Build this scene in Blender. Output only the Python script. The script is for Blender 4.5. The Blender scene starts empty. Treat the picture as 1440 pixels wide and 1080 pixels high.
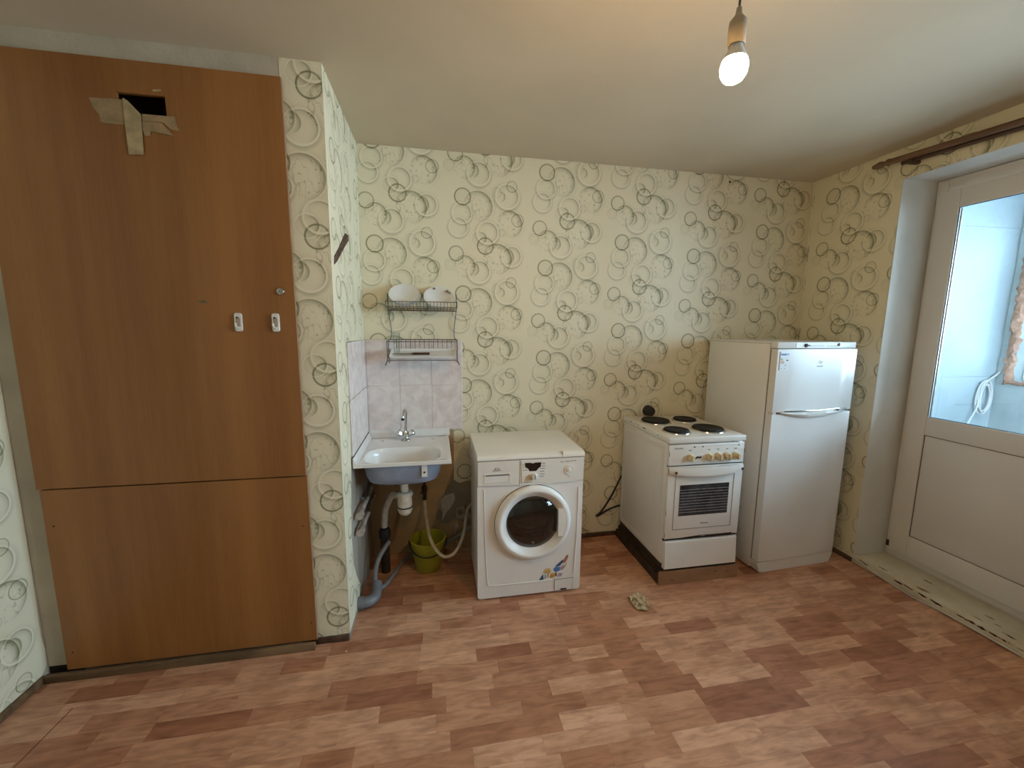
import bpy, bmesh, math, random
from mathutils import Vector, Matrix, noise
R = random.Random(7)
scene = bpy.context.scene
COL = scene.collection

# ------------------------------------------------------------------ camera
cam_d = bpy.data.cameras.new('camera')
cam = bpy.data.objects.new('camera', cam_d)
COL.objects.link(cam)
cam_d.sensor_fit = 'HORIZONTAL'
cam_d.sensor_width = 36.0
cam_d.lens = 576.2 / 1440 * 36
cam_d.clip_start = 0.02
_r = Vector((0.98312437, -0.1827152, 0.00903485))
_u = Vector((0.01670692, 0.13885566, 0.99017169))
_f = Vector((0.18217396, 0.97331098, -0.13956499))
cam.matrix_world = Matrix(((_r.x, _u.x, -_f.x, 0.437), (_r.y, _u.y, -_f.y, -2.694),
                           (_r.z, _u.z, -_f.z, 1.5364), (0, 0, 0, 1)))
scene.camera = cam

# ------------------------------------------------------------------ sky and exposure
SKY_STRENGTH = 26.0
BULB_STRENGTH = 450.0
world = bpy.data.worlds.new('overcast_sky')
scene.world = world
world.use_nodes = True
_bg = world.node_tree.nodes['Background']
_bg.inputs[0].default_value = (0.58, 0.80, 1.0, 1)
_bg.inputs[1].default_value = SKY_STRENGTH
scene.view_settings.view_transform = 'Standard'
scene.view_settings.look = 'None'
scene.view_settings.gamma = 1
scene.view_settings.use_curve_mapping = False
scene.view_settings.exposure = 0.3
# portal over the loggia glazing: emits nothing, only guides sampling of the sky
_pd = bpy.data.lights.new('sky_portal', 'AREA')
_pd.shape = 'RECTANGLE'; _pd.size = 6.2; _pd.size_y = 1.3
_pd.cycles.is_portal = True
_po = bpy.data.objects.new('sky_portal', _pd)
_po.location = (4.76, -3.49, 1.765)
_po.rotation_euler = (0, math.radians(90), 0)
_po.rotation_euler = Vector((-1, 0, 0)).to_track_quat('-Z', 'Y').to_euler()
COL.objects.link(_po)

# ------------------------------------------------------------------ materials
MATS = {}
def new_mat(name):
    m = bpy.data.materials.new(name); m.use_nodes = True
    MATS[name] = m
    nt = m.node_tree
    return m, nt, nt.nodes['Principled BSDF']
def N(nt, t, **kw):
    n = nt.nodes.new(t)
    for k, v in kw.items(): setattr(n, k, v)
    return n
def L(nt, a, b): nt.links.new(a, b)
def mat(name, col, rough=0.5, metal=0.0, var=0.06, scale=12.0, bump=0.0, bscale=60.0, spec=0.5, coat=0.0, stretch=(1, 1, 1), col2=None, lo=.35, hi=.65):
    """principled surface with procedural colour variation"""
    m, nt, p = new_mat(name)
    p.inputs['Roughness'].default_value = rough
    p.inputs['Metallic'].default_value = metal
    p.inputs['Specular IOR Level'].default_value = spec
    p.inputs['Coat Weight'].default_value = coat
    tc = N(nt, 'ShaderNodeTexCoord'); mp = N(nt, 'ShaderNodeMapping')
    mp.inputs['Scale'].default_value = stretch
    L(nt, tc.outputs['Object'], mp.inputs[0])
    no = N(nt, 'ShaderNodeTexNoise'); no.inputs['Scale'].default_value = scale; no.inputs['Detail'].default_value = 5
    L(nt, mp.outputs[0], no.inputs['Vector'])
    rm = N(nt, 'ShaderNodeValToRGB')
    c2 = col2 if col2 else tuple(max(0, c * (1 - 2 * var)) for c in col)
    rm.color_ramp.elements[0].position = lo; rm.color_ramp.elements[1].position = hi
    rm.color_ramp.elements[0].color = (*c2, 1); rm.color_ramp.elements[1].color = (*col, 1)
    L(nt, no.outputs['Fac'], rm.inputs[0]); L(nt, rm.outputs[0], p.inputs['Base Color'])
    if bump:
        n2 = N(nt, 'ShaderNodeTexNoise'); n2.inputs['Scale'].default_value = bscale; n2.inputs['Detail'].default_value = 4
        L(nt, mp.outputs[0], n2.inputs['Vector'])
        b = N(nt, 'ShaderNodeBump'); b.inputs['Strength'].default_value = bump; b.inputs['Distance'].default_value = 0.01
        L(nt, n2.outputs['Fac'], b.inputs['Height']); L(nt, b.outputs[0], p.inputs['Normal'])
    return m

mat('plaster', (.60, .53, .41), .9, var=.10, scale=4, bump=.3, bscale=35)
mat('bare_side', (.36, .31, .25), .9, col2=(.22, .18, .14), scale=6, bump=.4, bscale=30, stretch=(1, 1, .25))
mat('bare_wall', (.50, .36, .21), .9, col2=(.38, .27, .15), scale=3.2, bump=.4, bscale=30)
mat('ceiling_paint', (.66, .56, .41), .95, var=.05, scale=1.5, bump=.08, bscale=18)
mat('reveal_paint', (.72, .70, .64), .75, var=.06, scale=3, bump=.1, bscale=20)
mat('pvc', (.74, .705, .665), .35, var=.02, scale=4)
mat('white_enamel', (.80, .78, .74), .28, var=.03, scale=5, coat=.5)
mat('fridge_white', (.80, .80, .79), .30, var=.02, scale=4, spec=.5, coat=.55)
MATS['fridge_white'].node_tree.nodes['Principled BSDF'].inputs['Coat Roughness'].default_value = .24
mat('washer_white', (.82, .78, .73), .38, var=.03, scale=4)
mat('washer_panel', (.80, .75, .67), .42, var=.03, scale=5)
mat('white_plastic', (.80, .79, .75), .4, var=.03, scale=9)
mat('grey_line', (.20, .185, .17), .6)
mat('chrome', (.62, .62, .60), .18, metal=1.0, var=.05)
mat('dull_metal', (.42, .38, .32), .45, metal=.8, var=.15, scale=30)
mat('black_iron', (.022, .020, .019), .7, var=.2, scale=40, spec=.25)
mat('black_plastic', (.015, .015, .015), .45)
mat('dark_gap', (.012, .008, .006), .8)
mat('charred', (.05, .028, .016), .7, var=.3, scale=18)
mat('oven_glass', (.05, .056, .066), .12, var=.3, scale=14, coat=.3)
mat('grill_white', (.60, .61, .62), .5, var=.25, scale=60)
mat('porthole_glass', (.012, .010, .008), .06, var=.3, scale=9, coat=.6)
mat('knob_cream', (.72, .58, .36), .45, var=.12, scale=60)
mat('stain_brown', (.33, .24, .12), .6, var=.3, scale=40)
mat('emblem', (.06, .05, .04), .5)
mat('sticker_white', (.78, .80, .82), .5, var=.02)
mat('sticker_blue', (.08, .22, .50), .5, var=.1)
mat('sticker_navy', (.06, .12, .22), .5, var=.2, scale=60)
mat('sticker_orange', (.72, .36, .08), .5, var=.25, scale=60)
mat('sticker_yellow', (.78, .52, .18), .5, var=.2, scale=60)
mat('sticker_red', (.50, .18, .10), .5, var=.2, scale=60)
mat('sticker_green', (.15, .38, .14), .5)
mat('sticker_lilac', (.55, .42, .50), .5, var=.2, scale=90)
mat('sticker_sky', (.40, .58, .72), .5, var=.2, scale=90)
mat('wire_steel', (.20, .16, .12), .5, metal=.6, var=.25, scale=80)
mat('porcelain', (.80, .79, .77), .18, var=.02, coat=.3)
mat('flower_brown', (.25, .12, .08), .5, var=.3, scale=80)
mat('knife_handle', (.09, .025, .015), .4, var=.3, scale=60)
mat('bowl_back', (.30, .35, .46), .42, var=.1, scale=14)
mat('trap_white', (.70, .63, .53), .45, var=.12, scale=30)
mat('hose_grey', (.24, .24, .245), .5, var=.1, scale=30)
mat('pipe_grey', (.19, .20, .22), .4, var=.1, scale=20)
mat('hose_white', (.58, .52, .42), .5, var=.12, scale=30)
mat('rubber', (.02, .02, .02), .6)
mat('bucket_green', (.36, .36, .03), .4, var=.08, scale=10)
mat('valve_rust', (.10, .065, .04), .6, metal=.4, var=.4, scale=60)
mat('pipe_paint', (.48, .42, .36), .5, var=.25, scale=25)
mat('rod_wood', (.20, .105, .055), .45, var=.2, scale=20, stretch=(1, .1, 1))
mat('rod_dark', (.10, .045, .025), .5, var=.2, scale=20)
mat('skirting_wood', (.22, .13, .06), .6, var=.3, scale=18, stretch=(.2, 1, 1))
mat('skirting_dark', (.12, .06, .035), .6, var=.3, scale=18)
mat('plinth_board', (.36, .20, .105), .55, var=.15, scale=14, stretch=(.3, 1, 1))
mat('tape', (.50, .38, .20), .6, var=.15, scale=30)
mat('tape_thin', (.40, .27, .14), .6, var=.15, scale=30)
mat('cord', (.10, .07, .05), .6)
mat('socket_beige', (.42, .35, .26), .5, var=.08)
mat('cement', (.23, .205, .165), .95, col2=(.36, .29, .20), scale=7, bump=.4, bscale=60)
mat('torn_paper', (.62, .57, .47), .9, var=.12, scale=40)
mat('gouge', (.16, .075, .045), .8, var=.5, scale=60, bump=.5)
mat('loggia_paint', (.38, .44, .47), .8, var=.05, scale=2.5)
mat('loggia_grey', (.46, .51, .52), .85, var=.12, scale=4)
mat('grout', (.84, .80, .74), .7)
mat('foam', (.50, .28, .20), .9, col2=(.34, .17, .11), scale=26, bump=.6, bscale=60)
mat('cable_white', (.66, .64, .62), .5)
mat('concrete', (.40, .39, .37), .9, var=.15, scale=5)
mat('scrap', (.58, .45, .27), .8, col2=(.27, .18, .09), scale=42, lo=.42, hi=.56)
mat('lino_base', (.16, .08, .045), .7)

def glass(name, tint=(.95, .97, .97), gloss=.06):
    m, nt, p = new_mat(name)
    nt.nodes.remove(p)
    out = nt.nodes['Material Output']
    t = N(nt, 'ShaderNodeBsdfTransparent'); t.inputs[0].default_value = (*tint, 1)
    g = N(nt, 'ShaderNodeBsdfGlossy'); g.inputs['Roughness'].default_value = .02
    fr = N(nt, 'ShaderNodeFresnel'); fr.inputs[0].default_value = 1.45
    ml = N(nt, 'ShaderNodeMath', operation='MULTIPLY'); ml.inputs[1].default_value = gloss / .06
    L(nt, fr.outputs[0], ml.inputs[0])
    mx = N(nt, 'ShaderNodeMixShader')
    L(nt, ml.outputs[0], mx.inputs[0]); L(nt, t.outputs[0], mx.inputs[1]); L(nt, g.outputs[0], mx.inputs[2])
    L(nt, mx.outputs[0], out.inputs[0])
    return m
glass('pane_glass')
glass('tumbler_glass', (.95, .97, .96), .025)

def emission(name, col, s):
    m, nt, p = new_mat(name)
    p.inputs['Base Color'].default_value = (.9, .9, .9, 1)
    p.inputs['Emission Color'].default_value = (*col, 1)
    p.inputs['Emission Strength'].default_value = s
    return m
emission('bulb_lit', (1.0, .62, .26), BULB_STRENGTH)

def board_wood():
    m, nt, p = new_mat('board_wood')
    tc = N(nt, 'ShaderNodeTexCoord'); mp = N(nt, 'ShaderNodeMapping')
    mp.inputs['Scale'].default_value = (1, 1, .05)
    L(nt, tc.outputs['Object'], mp.inputs[0])
    a = N(nt, 'ShaderNodeTexNoise'); a.inputs['Scale'].default_value = 6; a.inputs['Detail'].default_value = 3
    b = N(nt, 'ShaderNodeTexNoise'); b.inputs['Scale'].default_value = 120; b.inputs['Detail'].default_value = 4
    L(nt, mp.outputs[0], a.inputs['Vector']); L(nt, mp.outputs[0], b.inputs['Vector'])
    mx = N(nt, 'ShaderNodeMath', operation='MULTIPLY_ADD'); mx.inputs[1].default_value = .28
    L(nt, b.outputs['Fac'], mx.inputs[0]); L(nt, a.outputs['Fac'], mx.inputs[2])
    r = N(nt, 'ShaderNodeValToRGB')
    r.color_ramp.elements[0].position = .42; r.color_ramp.elements[1].position = .84
    r.color_ramp.elements[0].color = (.225, .083, .019, 1); r.color_ramp.elements[1].color = (.36, .155, .042, 1)
    L(nt, mx.outputs[0], r.inputs[0]); L(nt, r.outputs[0], p.inputs['Base Color'])
    p.inputs['Roughness'].default_value = .42
    return m
board_wood()

PLANK_TONES = [(.64, .356, .222), (.54, .276, .162), (.44, .200, .111), (.37, .159, .086), (.59, .317, .192), (.49, .237, .136)]
def plank_mat(i, c):
    m, nt, p = new_mat('lino_plank_%d' % i)
    g = N(nt, 'ShaderNodeNewGeometry'); oi = N(nt, 'ShaderNodeObjectInfo')
    sc = N(nt, 'ShaderNodeVectorMath', operation='MULTIPLY'); sc.inputs[1].default_value = (7, 34, 1)
    ad = N(nt, 'ShaderNodeVectorMath', operation='ADD')
    rn = N(nt, 'ShaderNodeMath', operation='MULTIPLY'); rn.inputs[1].default_value = 57
    L(nt, oi.outputs['Random'], rn.inputs[0]); L(nt, g.outputs['Position'], sc.inputs[0])
    L(nt, sc.outputs[0], ad.inputs[0]); L(nt, rn.outputs[0], ad.inputs[1])
    a = N(nt, 'ShaderNodeTexNoise'); a.inputs['Scale'].default_value = 1.0; a.inputs['Detail'].default_value = 6; a.inputs['Distortion'].default_value = 1.2
    L(nt, ad.outputs[0], a.inputs['Vector'])
    b = N(nt, 'ShaderNodeTexNoise'); b.inputs['Scale'].default_value = 9.0; b.inputs['Detail'].default_value = 3
    L(nt, g.outputs['Position'], b.inputs['Vector'])
    mx = N(nt, 'ShaderNodeMath', operation='MULTIPLY_ADD'); mx.inputs[1].default_value = .5
    L(nt, b.outputs['Fac'], mx.inputs[0]); L(nt, a.outputs['Fac'], mx.inputs[2])
    r = N(nt, 'ShaderNodeValToRGB')
    r.color_ramp.elements[0].position = .50; r.color_ramp.elements[1].position = .90
    r.color_ramp.elements[0].color = (c[0] * .66, c[1] * .60, c[2] * .56, 1)
    r.color_ramp.elements[1].color = (min(1, c[0] * 1.13), c[1] * 1.14, c[2] * 1.15, 1)
    L(nt, mx.outputs[0], r.inputs[0]); L(nt, r.outputs[0], p.inputs['Base Color'])
    p.inputs['Roughness'].default_value = .42
    p.inputs['Specular IOR Level'].default_value = .4
    return m
for i, c in enumerate(PLANK_TONES): plank_mat(i, c)

def tile_mat():
    m, nt, p = new_mat('marble_tile')
    g = N(nt, 'ShaderNodeNewGeometry')
    a = N(nt, 'ShaderNodeTexNoise'); a.inputs['Scale'].default_value = 16; a.inputs['Detail'].default_value = 6; a.inputs['Distortion'].default_value = .6
    L(nt, g.outputs['Position'], a.inputs['Vector'])
    r = N(nt, 'ShaderNodeValToRGB')
    r.color_ramp.elements[0].position = .36; r.color_ramp.elements[1].position = .62
    r.color_ramp.elements[0].color = (.70, .61, .58, 1); r.color_ramp.elements[1].color = (.83, .75, .72, 1)
    L(nt, a.outputs['Fac'], r.inputs[0]); L(nt, r.outputs[0], p.inputs['Base Color'])
    p.inputs['Roughness'].default_value = .22
tile_mat()

def sill_mat():
    m, nt, p = new_mat('peeling_paint')
    tc = N(nt, 'ShaderNodeTexCoord')
    a = N(nt, 'ShaderNodeTexNoise'); a.inputs['Scale'].default_value = 7; a.inputs['Detail'].default_value = 8; a.inputs['Roughness'].default_value = .7
    L(nt, tc.outputs['Object'], a.inputs['Vector'])
    r = N(nt, 'ShaderNodeValToRGB'); e = r.color_ramp.elements
    e[0].position = .24; e[0].color = (.09, .07, .035, 1)
    e[1].position = .27; e[1].color = (.54, .47, .33, 1)
    x = e.new(.46); x.color = (.62, .55, .41, 1)
    x = e.new(.66); x.color = (.69, .63, .50, 1)
    L(nt, a.outputs['Fac'], r.inputs[0]); L(nt, r.outputs[0], p.inputs['Base Color'])
    p.inputs['Roughness'].default_value = .6
sill_mat()

# ---- wallpaper: overlapping rings and shaded discs, one repeat 0.536 x 0.592 m
ROLL_W, ROLL_H = .536, .592
CIRC = [  # x, dz from the bold ring, radius, style
    ('ring', .118, 0, .050), ('floral', .212, -.054, .095), ('halo', .113, -.099, .059), ('halo', .090, -.183, .056),
    ('halo', .400, .016, .072), ('thin', .429, .077, .034), ('soft', .332, .036, .040), ('floral', .414, -.151, .086),
    ('thin', .467, -.125, .039), ('soft', .366, -.206, .029), ('halo', .274, -.210, .066), ('soft', .220, -.249, .050),
    ('ring', .260, -.291, .051), ('floral', .334, -.370, .099), ('halo', .429, -.350, .062), ('cres', .394, -.351, .052),
    ('thinb', .075, -.343, .046), ('floral', .127, -.422, .071), ('soft', .036, -.413, .041), ('halo', .219, -.452, .068),
    ('cres', .177, -.437, .044), ('cres', .355, .012, .033), ('cres', .235, -.242, .036)]
PROF = {
    'ring': [(0, -.06), (.84, -.10), (.89, -.14), (.925, -.85), (1.03, -.85), (1.08, -.06), (1.25, 0)],
    'thin': [(0, -.03), (.86, -.06), (.92, -.62), (1.02, -.62), (1.08, .12), (1.2, 0)],
    'thinb': [(0, -.03), (.86, -.06), (.91, -.72), (1.03, -.72), (1.08, .0), (1.2, 0)],
    'floral': [(0, .20), (.55, .10), (.80, -.22), (.97, -.72), (1.01, .10), (1.08, -.10), (1.3, 0)],
    'halo': [(0, .05), (.55, -.03), (.86, -.30), (.935, -.66), (.975, -.50), (1.0, 0), (1.2, 0)],
    'rim': [(0, 0), (.93, 0), (.975, .40), (1.07, .40), (1.12, -.40), (1.39, 0)],
    'soft': [(0, -.02), (.80, -.16), (.92, -.24), (.96, .24), (1.06, .24), (1.10, -.10), (1.3, 0)],
    'cres': [(0, 0), (.55, -.10), (.94, -.62), (.98, -.50), (1.01, 0), (1.2, 0)]}
DIRW = {'ring': (.86, .10), 'thin': (.85, .15), 'thinb': (.85, .15), 'floral': (.45, .75), 'rim': (.62, .38), 'halo': (.35, .75), 'soft': (.7, .4), 'cres': (.15, 1.0)}
DIRV = {'ring': (-.6, -.6), 'thin': (-.6, -.5), 'thinb': (-.7, -.5), 'floral': (.75, .6), 'rim': (-.25, -.9), 'halo': (.75, .55), 'soft': (.4, .4), 'cres': (1, .25)}
def wallpaper():
    m, nt, p = new_mat('ring_wallpaper')
    uv = N(nt, 'ShaderNodeUVMap', uv_map='UVMap')
    sep = N(nt, 'ShaderNodeSeparateXYZ'); L(nt, uv.outputs[0], sep.inputs[0])
    mx = N(nt, 'ShaderNodeMath', operation='FLOORED_MODULO'); mx.inputs[1].default_value = ROLL_W
    L(nt, sep.outputs[0], mx.inputs[0])
    sb = N(nt, 'ShaderNodeMath', operation='SUBTRACT'); sb.inputs[1].default_value = .1
    L(nt, sep.outputs[1], sb.inputs[0])
    my = N(nt, 'ShaderNodeMath', operation='FLOORED_MODULO'); my.inputs[1].default_value = ROLL_H
    L(nt, sb.outputs[0], my.inputs[0])
    cb = N(nt, 'ShaderNodeCombineXYZ'); L(nt, mx.outputs[0], cb.inputs[0]); L(nt, my.outputs[0], cb.inputs[1])
    total = None; fl = None
    items = []
    for st, x, dz, r in CIRC:
        y = (dz - .1) % ROLL_H
        ext = r * 1.36
        for yy in (y, y - ROLL_H, y + ROLL_H):
            if yy + ext > 0 and yy - ext < ROLL_H: items.append((st, x, yy, r))
    items += [('rim', x, y, r) for st, x, y, r in items if st == 'halo']
    for st, x, y, r in items:
        mp = N(nt, 'ShaderNodeMapping')
        s = 1 / (1.4 * r)
        mp.inputs['Scale'].default_value = (s, s, 1); mp.inputs['Location'].default_value = (-x * s, -y * s, 0)
        L(nt, cb.outputs[0], mp.inputs[0])
        ln = N(nt, 'ShaderNodeVectorMath', operation='LENGTH'); L(nt, mp.outputs[0], ln.inputs[0])
        rp = N(nt, 'ShaderNodeValToRGB'); pr = PROF[st]
        e = rp.color_ramp.elements
        v = lambda q: (1, 1, 1, .5 + .5 * q)   # profile in the alpha channel keeps the shader small
        e[0].position = 0; e[0].color = v(pr[0][1]); e[1].position = pr[-1][0] / 1.4; e[1].color = v(pr[-1][1])
        for d, q in pr[1:-1]:
            k = e.new(d / 1.4); k.color = v(q)
        L(nt, ln.outputs['Value'], rp.inputs[0])
        a = N(nt, 'ShaderNodeMath', operation='SUBTRACT'); a.inputs[1].default_value = .5
        L(nt, rp.outputs['Alpha'], a.inputs[0])
        dt = N(nt, 'ShaderNodeVectorMath', operation='DOT_PRODUCT'); w0, w1 = DIRW[st]
        dv = DIRV[st]; dt.inputs[1].default_value = (dv[0] * w1 * 1.4, dv[1] * w1 * 1.4, 0)
        L(nt, mp.outputs[0], dt.inputs[0])
        w = N(nt, 'ShaderNodeMath', operation='ADD', use_clamp=True); w.inputs[1].default_value = w0
        L(nt, dt.outputs['Value'], w.inputs[0])
        ma = N(nt, 'ShaderNodeMath', operation='MULTIPLY_ADD')
        L(nt, a.outputs[0], ma.inputs[0]); L(nt, w.outputs[0], ma.inputs[1])
        if total is not None: L(nt, total, ma.inputs[2])
        else: ma.inputs[2].default_value = 0
        total = ma.outputs[0]
        if st == 'floral':
            lt = N(nt, 'ShaderNodeMath', operation='LESS_THAN'); lt.inputs[1].default_value = .92 / 1.4
            L(nt, ln.outputs['Value'], lt.inputs[0])
            if fl is None: fl = lt.outputs[0]
            else:
                mm = N(nt, 'ShaderNodeMath', operation='MAXIMUM'); L(nt, fl, mm.inputs[0]); L(nt, lt.outputs[0], mm.inputs[1]); fl = mm.outputs[0]
    # sprigs inside the big discs
    no = N(nt, 'ShaderNodeTexNoise'); no.inputs['Scale'].default_value = 46; no.inputs['Detail'].default_value = 2.5
    L(nt, cb.outputs[0], no.inputs['Vector'])
    mr = N(nt, 'ShaderNodeMapRange'); mr.inputs[1].default_value = .60; mr.inputs[2].default_value = .66; mr.inputs[3].default_value = 0; mr.inputs[4].default_value = -.17
    L(nt, no.outputs['Fac'], mr.inputs[0])
    wv = N(nt, 'ShaderNodeTexNoise'); wv.inputs['Scale'].default_value = 15; wv.inputs['Detail'].default_value = 1
    mpv = N(nt, 'ShaderNodeMapping'); mpv.inputs['Scale'].default_value = (1.5, .7, 1); L(nt, cb.outputs[0], mpv.inputs[0]); L(nt, mpv.outputs[0], wv.inputs['Vector'])
    s5 = N(nt, 'ShaderNodeMath', operation='SUBTRACT'); s5.inputs[1].default_value = .5; L(nt, wv.outputs['Fac'], s5.inputs[0])
    ab = N(nt, 'ShaderNodeMath', operation='ABSOLUTE'); L(nt, s5.outputs[0], ab.inputs[0])
    st_ = N(nt, 'ShaderNodeMapRange'); st_.inputs[1].default_value = .0; st_.inputs[2].default_value = .016; st_.inputs[3].default_value = -.20; st_.inputs[4].default_value = 0
    L(nt, ab.outputs[0], st_.inputs[0])
    sm = N(nt, 'ShaderNodeMath', operation='MINIMUM'); L(nt, mr.outputs[0], sm.inputs[0]); L(nt, st_.outputs[0], sm.inputs[1])
    f2 = N(nt, 'ShaderNodeMath', operation='MULTIPLY_ADD'); L(nt, sm.outputs[0], f2.inputs[0]); L(nt, fl, f2.inputs[1]); L(nt, total, f2.inputs[2])
    D = f2.outputs[0]
    # ink and light
    ink = N(nt, 'ShaderNodeMath', operation='MULTIPLY', use_clamp=True); ink.inputs[1].default_value = -2.3; L(nt, D, ink.inputs[0])
    lig = N(nt, 'ShaderNodeMath', operation='MULTIPLY', use_clamp=True); lig.inputs[1].default_value = 2.0; L(nt, D, lig.inputs[0])
    # faint cloudy wash
    n3 = N(nt, 'ShaderNodeTexNoise'); n3.inputs['Scale'].default_value = 5; n3.inputs['Detail'].default_value = 3
    g = N(nt, 'ShaderNodeNewGeometry'); L(nt, g.outputs['Position'], n3.inputs['Vector'])
    base = N(nt, 'ShaderNodeMix', data_type='RGBA'); base.inputs[6].default_value = (.77, .695, .49, 1); base.inputs[7].default_value = (.83, .77, .585, 1)
    L(nt, n3.outputs['Fac'], base.inputs[0])
    m1 = N(nt, 'ShaderNodeMix', data_type='RGBA'); m1.inputs[7].default_value = (.23, .225, .115, 1)
    L(nt, ink.outputs[0], m1.inputs[0]); L(nt, base.outputs[2], m1.inputs[6])
    m2 = N(nt, 'ShaderNodeMix', data_type='RGBA'); m2.inputs[7].default_value = (.90, .86, .71, 1)
    L(nt, lig.outputs[0], m2.inputs[0]); L(nt, m1.outputs[2], m2.inputs[6])
    L(nt, m2.outputs[2], p.inputs['Base Color'])
    p.inputs['Roughness'].default_value = .48
    p.inputs['Specular IOR Level'].default_value = .5
    n4 = N(nt, 'ShaderNodeTexNoise'); n4.inputs['Scale'].default_value = 14; n4.inputs['Detail'].default_value = 5; L(nt, g.outputs['Position'], n4.inputs['Vector'])
    hs = N(nt, 'ShaderNodeMath', operation='MULTIPLY_ADD'); hs.inputs[1].default_value = .8; L(nt, n4.outputs['Fac'], hs.inputs[0]); L(nt, D, hs.inputs[2])
    bp = N(nt, 'ShaderNodeBump'); bp.inputs['Strength'].default_value = .35; bp.inputs['Distance'].default_value = .004
    L(nt, hs.outputs[0], bp.inputs['Height']); L(nt, bp.outputs[0], p.inputs['Normal'])
wallpaper()

# ------------------------------------------------------------------ mesh helpers
def V(*a): return Vector(a)
def box(bm, x0, x1, y0, y1, z0, z1, bev=0.0, seg=2):
    vs = [bm.verts.new((x, y, z)) for x in (x0, x1) for y in (y0, y1) for z in (z0, z1)]
    f = []
    for q in ((0, 1, 3, 2), (4, 6, 7, 5), (0, 4, 5, 1), (2, 3, 7, 6), (0, 2, 6, 4), (1, 5, 7, 3)):
        f.append(bm.faces.new([vs[i] for i in q]))
    if bev:
        ed = list({e for g in f for e in g.edges})
        bmesh.ops.bevel(bm, geom=ed, offset=bev, segments=seg, profile=.5, affect='EDGES')
    return vs
def frame_for(d):
    d = d.normalized()
    a = Vector((0, 0, 1)) if abs(d.z) < .9 else Vector((1, 0, 0))
    u = d.cross(a).normalized(); return u, d.cross(u).normalized()
def smooth_path(pts, n=6):
    P = [Vector(p) for p in pts]
    if len(P) < 3: return P
    Q = [P[0] * 2 - P[1]] + P + [P[-1] * 2 - P[-2]]; out = []
    for i in range(1, len(Q) - 2):
        a, b, c, d = Q[i - 1:i + 3]
        for k in range(n):
            t = k / n
            out.append(.5 * ((2 * b) + (c - a) * t + (2 * a - 5 * b + 4 * c - d) * t * t + (3 * b - a - 3 * c + d) * t ** 3))
    out.append(P[-1]); return out
def tube(bm, pts, r, seg=8, smooth=0, cap=True, rfun=None, closed=False):
    P = smooth_path(pts, smooth) if smooth else [Vector(p) for p in pts]
    rings = []; u = None; n = len(P)
    for i, p in enumerate(P):
        if closed: d = P[(i + 1) % n] - P[i - 1]
        else: d = P[min(i + 1, n - 1)] - P[max(i - 1, 0)]
        if u is None: u, v = frame_for(d)
        else:
            d = d.normalized(); u = (u - d * u.dot(d)).normalized(); v = d.cross(u)
        rr = rfun(i / max(1, n - 1)) if rfun else r
        rings.append([bm.verts.new(p + (u * math.cos(a) + v * math.sin(a)) * rr) for a in [2 * math.pi * k / seg for k in range(seg)]])
    m = n if closed else n - 1
    for i in range(m):
        A, B = rings[i], rings[(i + 1) % n]
        for k in range(seg): bm.faces.new((A[k], A[(k + 1) % seg], B[(k + 1) % seg], B[k]))
    if cap and not closed: bm.faces.new(rings[0][::-1]); bm.faces.new(rings[-1])
def lathe(bm, prof, c=(0, 0, 0), axis=(0, 0, 1), seg=24, close=True):
    """prof: (radius, height) along axis"""
    ax = Vector(axis).normalized(); u, v = frame_for(ax); c = Vector(c); rings = []
    for r, h in prof:
        if r < 1e-6: rings.append([bm.verts.new(c + ax * h)])
        else: rings.append([bm.verts.new(c + ax * h + (u * math.cos(a) + v * math.sin(a)) * r) for a in [2 * math.pi * k / seg for k in range(seg)]])
    for A, B in zip(rings, rings[1:]):
        if len(A) == 1 and len(B) == 1: continue
        for k in range(seg):
            k2 = (k + 1) % seg
            if len(A) == 1: bm.faces.new((A[0], B[k], B[k2]))
            elif len(B) == 1: bm.faces.new((A[k], A[k2], B[0]))
            else: bm.faces.new((A[k], A[k2], B[k2], B[k]))
    if close:
        for g in (rings[0], rings[-1]):
            if len(g) > 2: bm.faces.new(g)
def prism(bm, poly, y0, y1, plane='xz'):
    """polygon in a plane, extruded along the third axis"""
    def P(a, b, h):
        return {'xz': (a, h, b), 'yz': (h, a, b), 'xy': (a, b, h)}[plane]
    A = [bm.verts.new(P(a, b, y0)) for a, b in poly]; B = [bm.verts.new(P(a, b, y1)) for a, b in poly]
    n = len(poly)
    bm.faces.new(A); bm.faces.new(B[::-1])
    for i in range(n): bm.faces.new((A[i], B[i], B[(i + 1) % n], A[(i + 1) % n]))
def rrect(x0, x1, z0, z1, r, n=5):
    o = []
    for cx, cz, a0 in ((x1 - r, z1 - r, 0), (x0 + r, z1 - r, 90), (x0 + r, z0 + r, 180), (x1 - r, z0 + r, 270)):
        for k in range(n + 1):
            a = math.radians(a0 + 90 * k / n); o.append((cx + r * math.cos(a), cz + r * math.sin(a)))
    return o
def obj(name, bm, m, parent=None, smooth=False, label=None):
    bmesh.ops.recalc_face_normals(bm, faces=bm.faces[:])
    me = bpy.data.meshes.new(name); bm.to_mesh(me); bm.free()
    o = bpy.data.objects.new(name, me); COL.objects.link(o)
    if m: me.materials.append(MATS[m])
    if smooth:
        for f in me.polygons: f.use_smooth = True
        try: me.set_sharp_from_angle(angle=math.radians(38))
        except Exception: pass
    if parent: o.parent = parent
    if label: o['label'] = label
    return o
def B(name, dims, m, parent=None, bev=0.0, seg=2, label=None):
    bm = bmesh.new(); box(bm, *dims, bev=bev, seg=seg); return obj(name, bm, m, parent, smooth=bev > 0, label=label)
def T(name, pts, r, m, parent=None, seg=8, smooth=0, label=None, **kw):
    bm = bmesh.new(); tube(bm, pts, r, seg, smooth, **kw); return obj(name, bm, m, parent, True, label)
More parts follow.
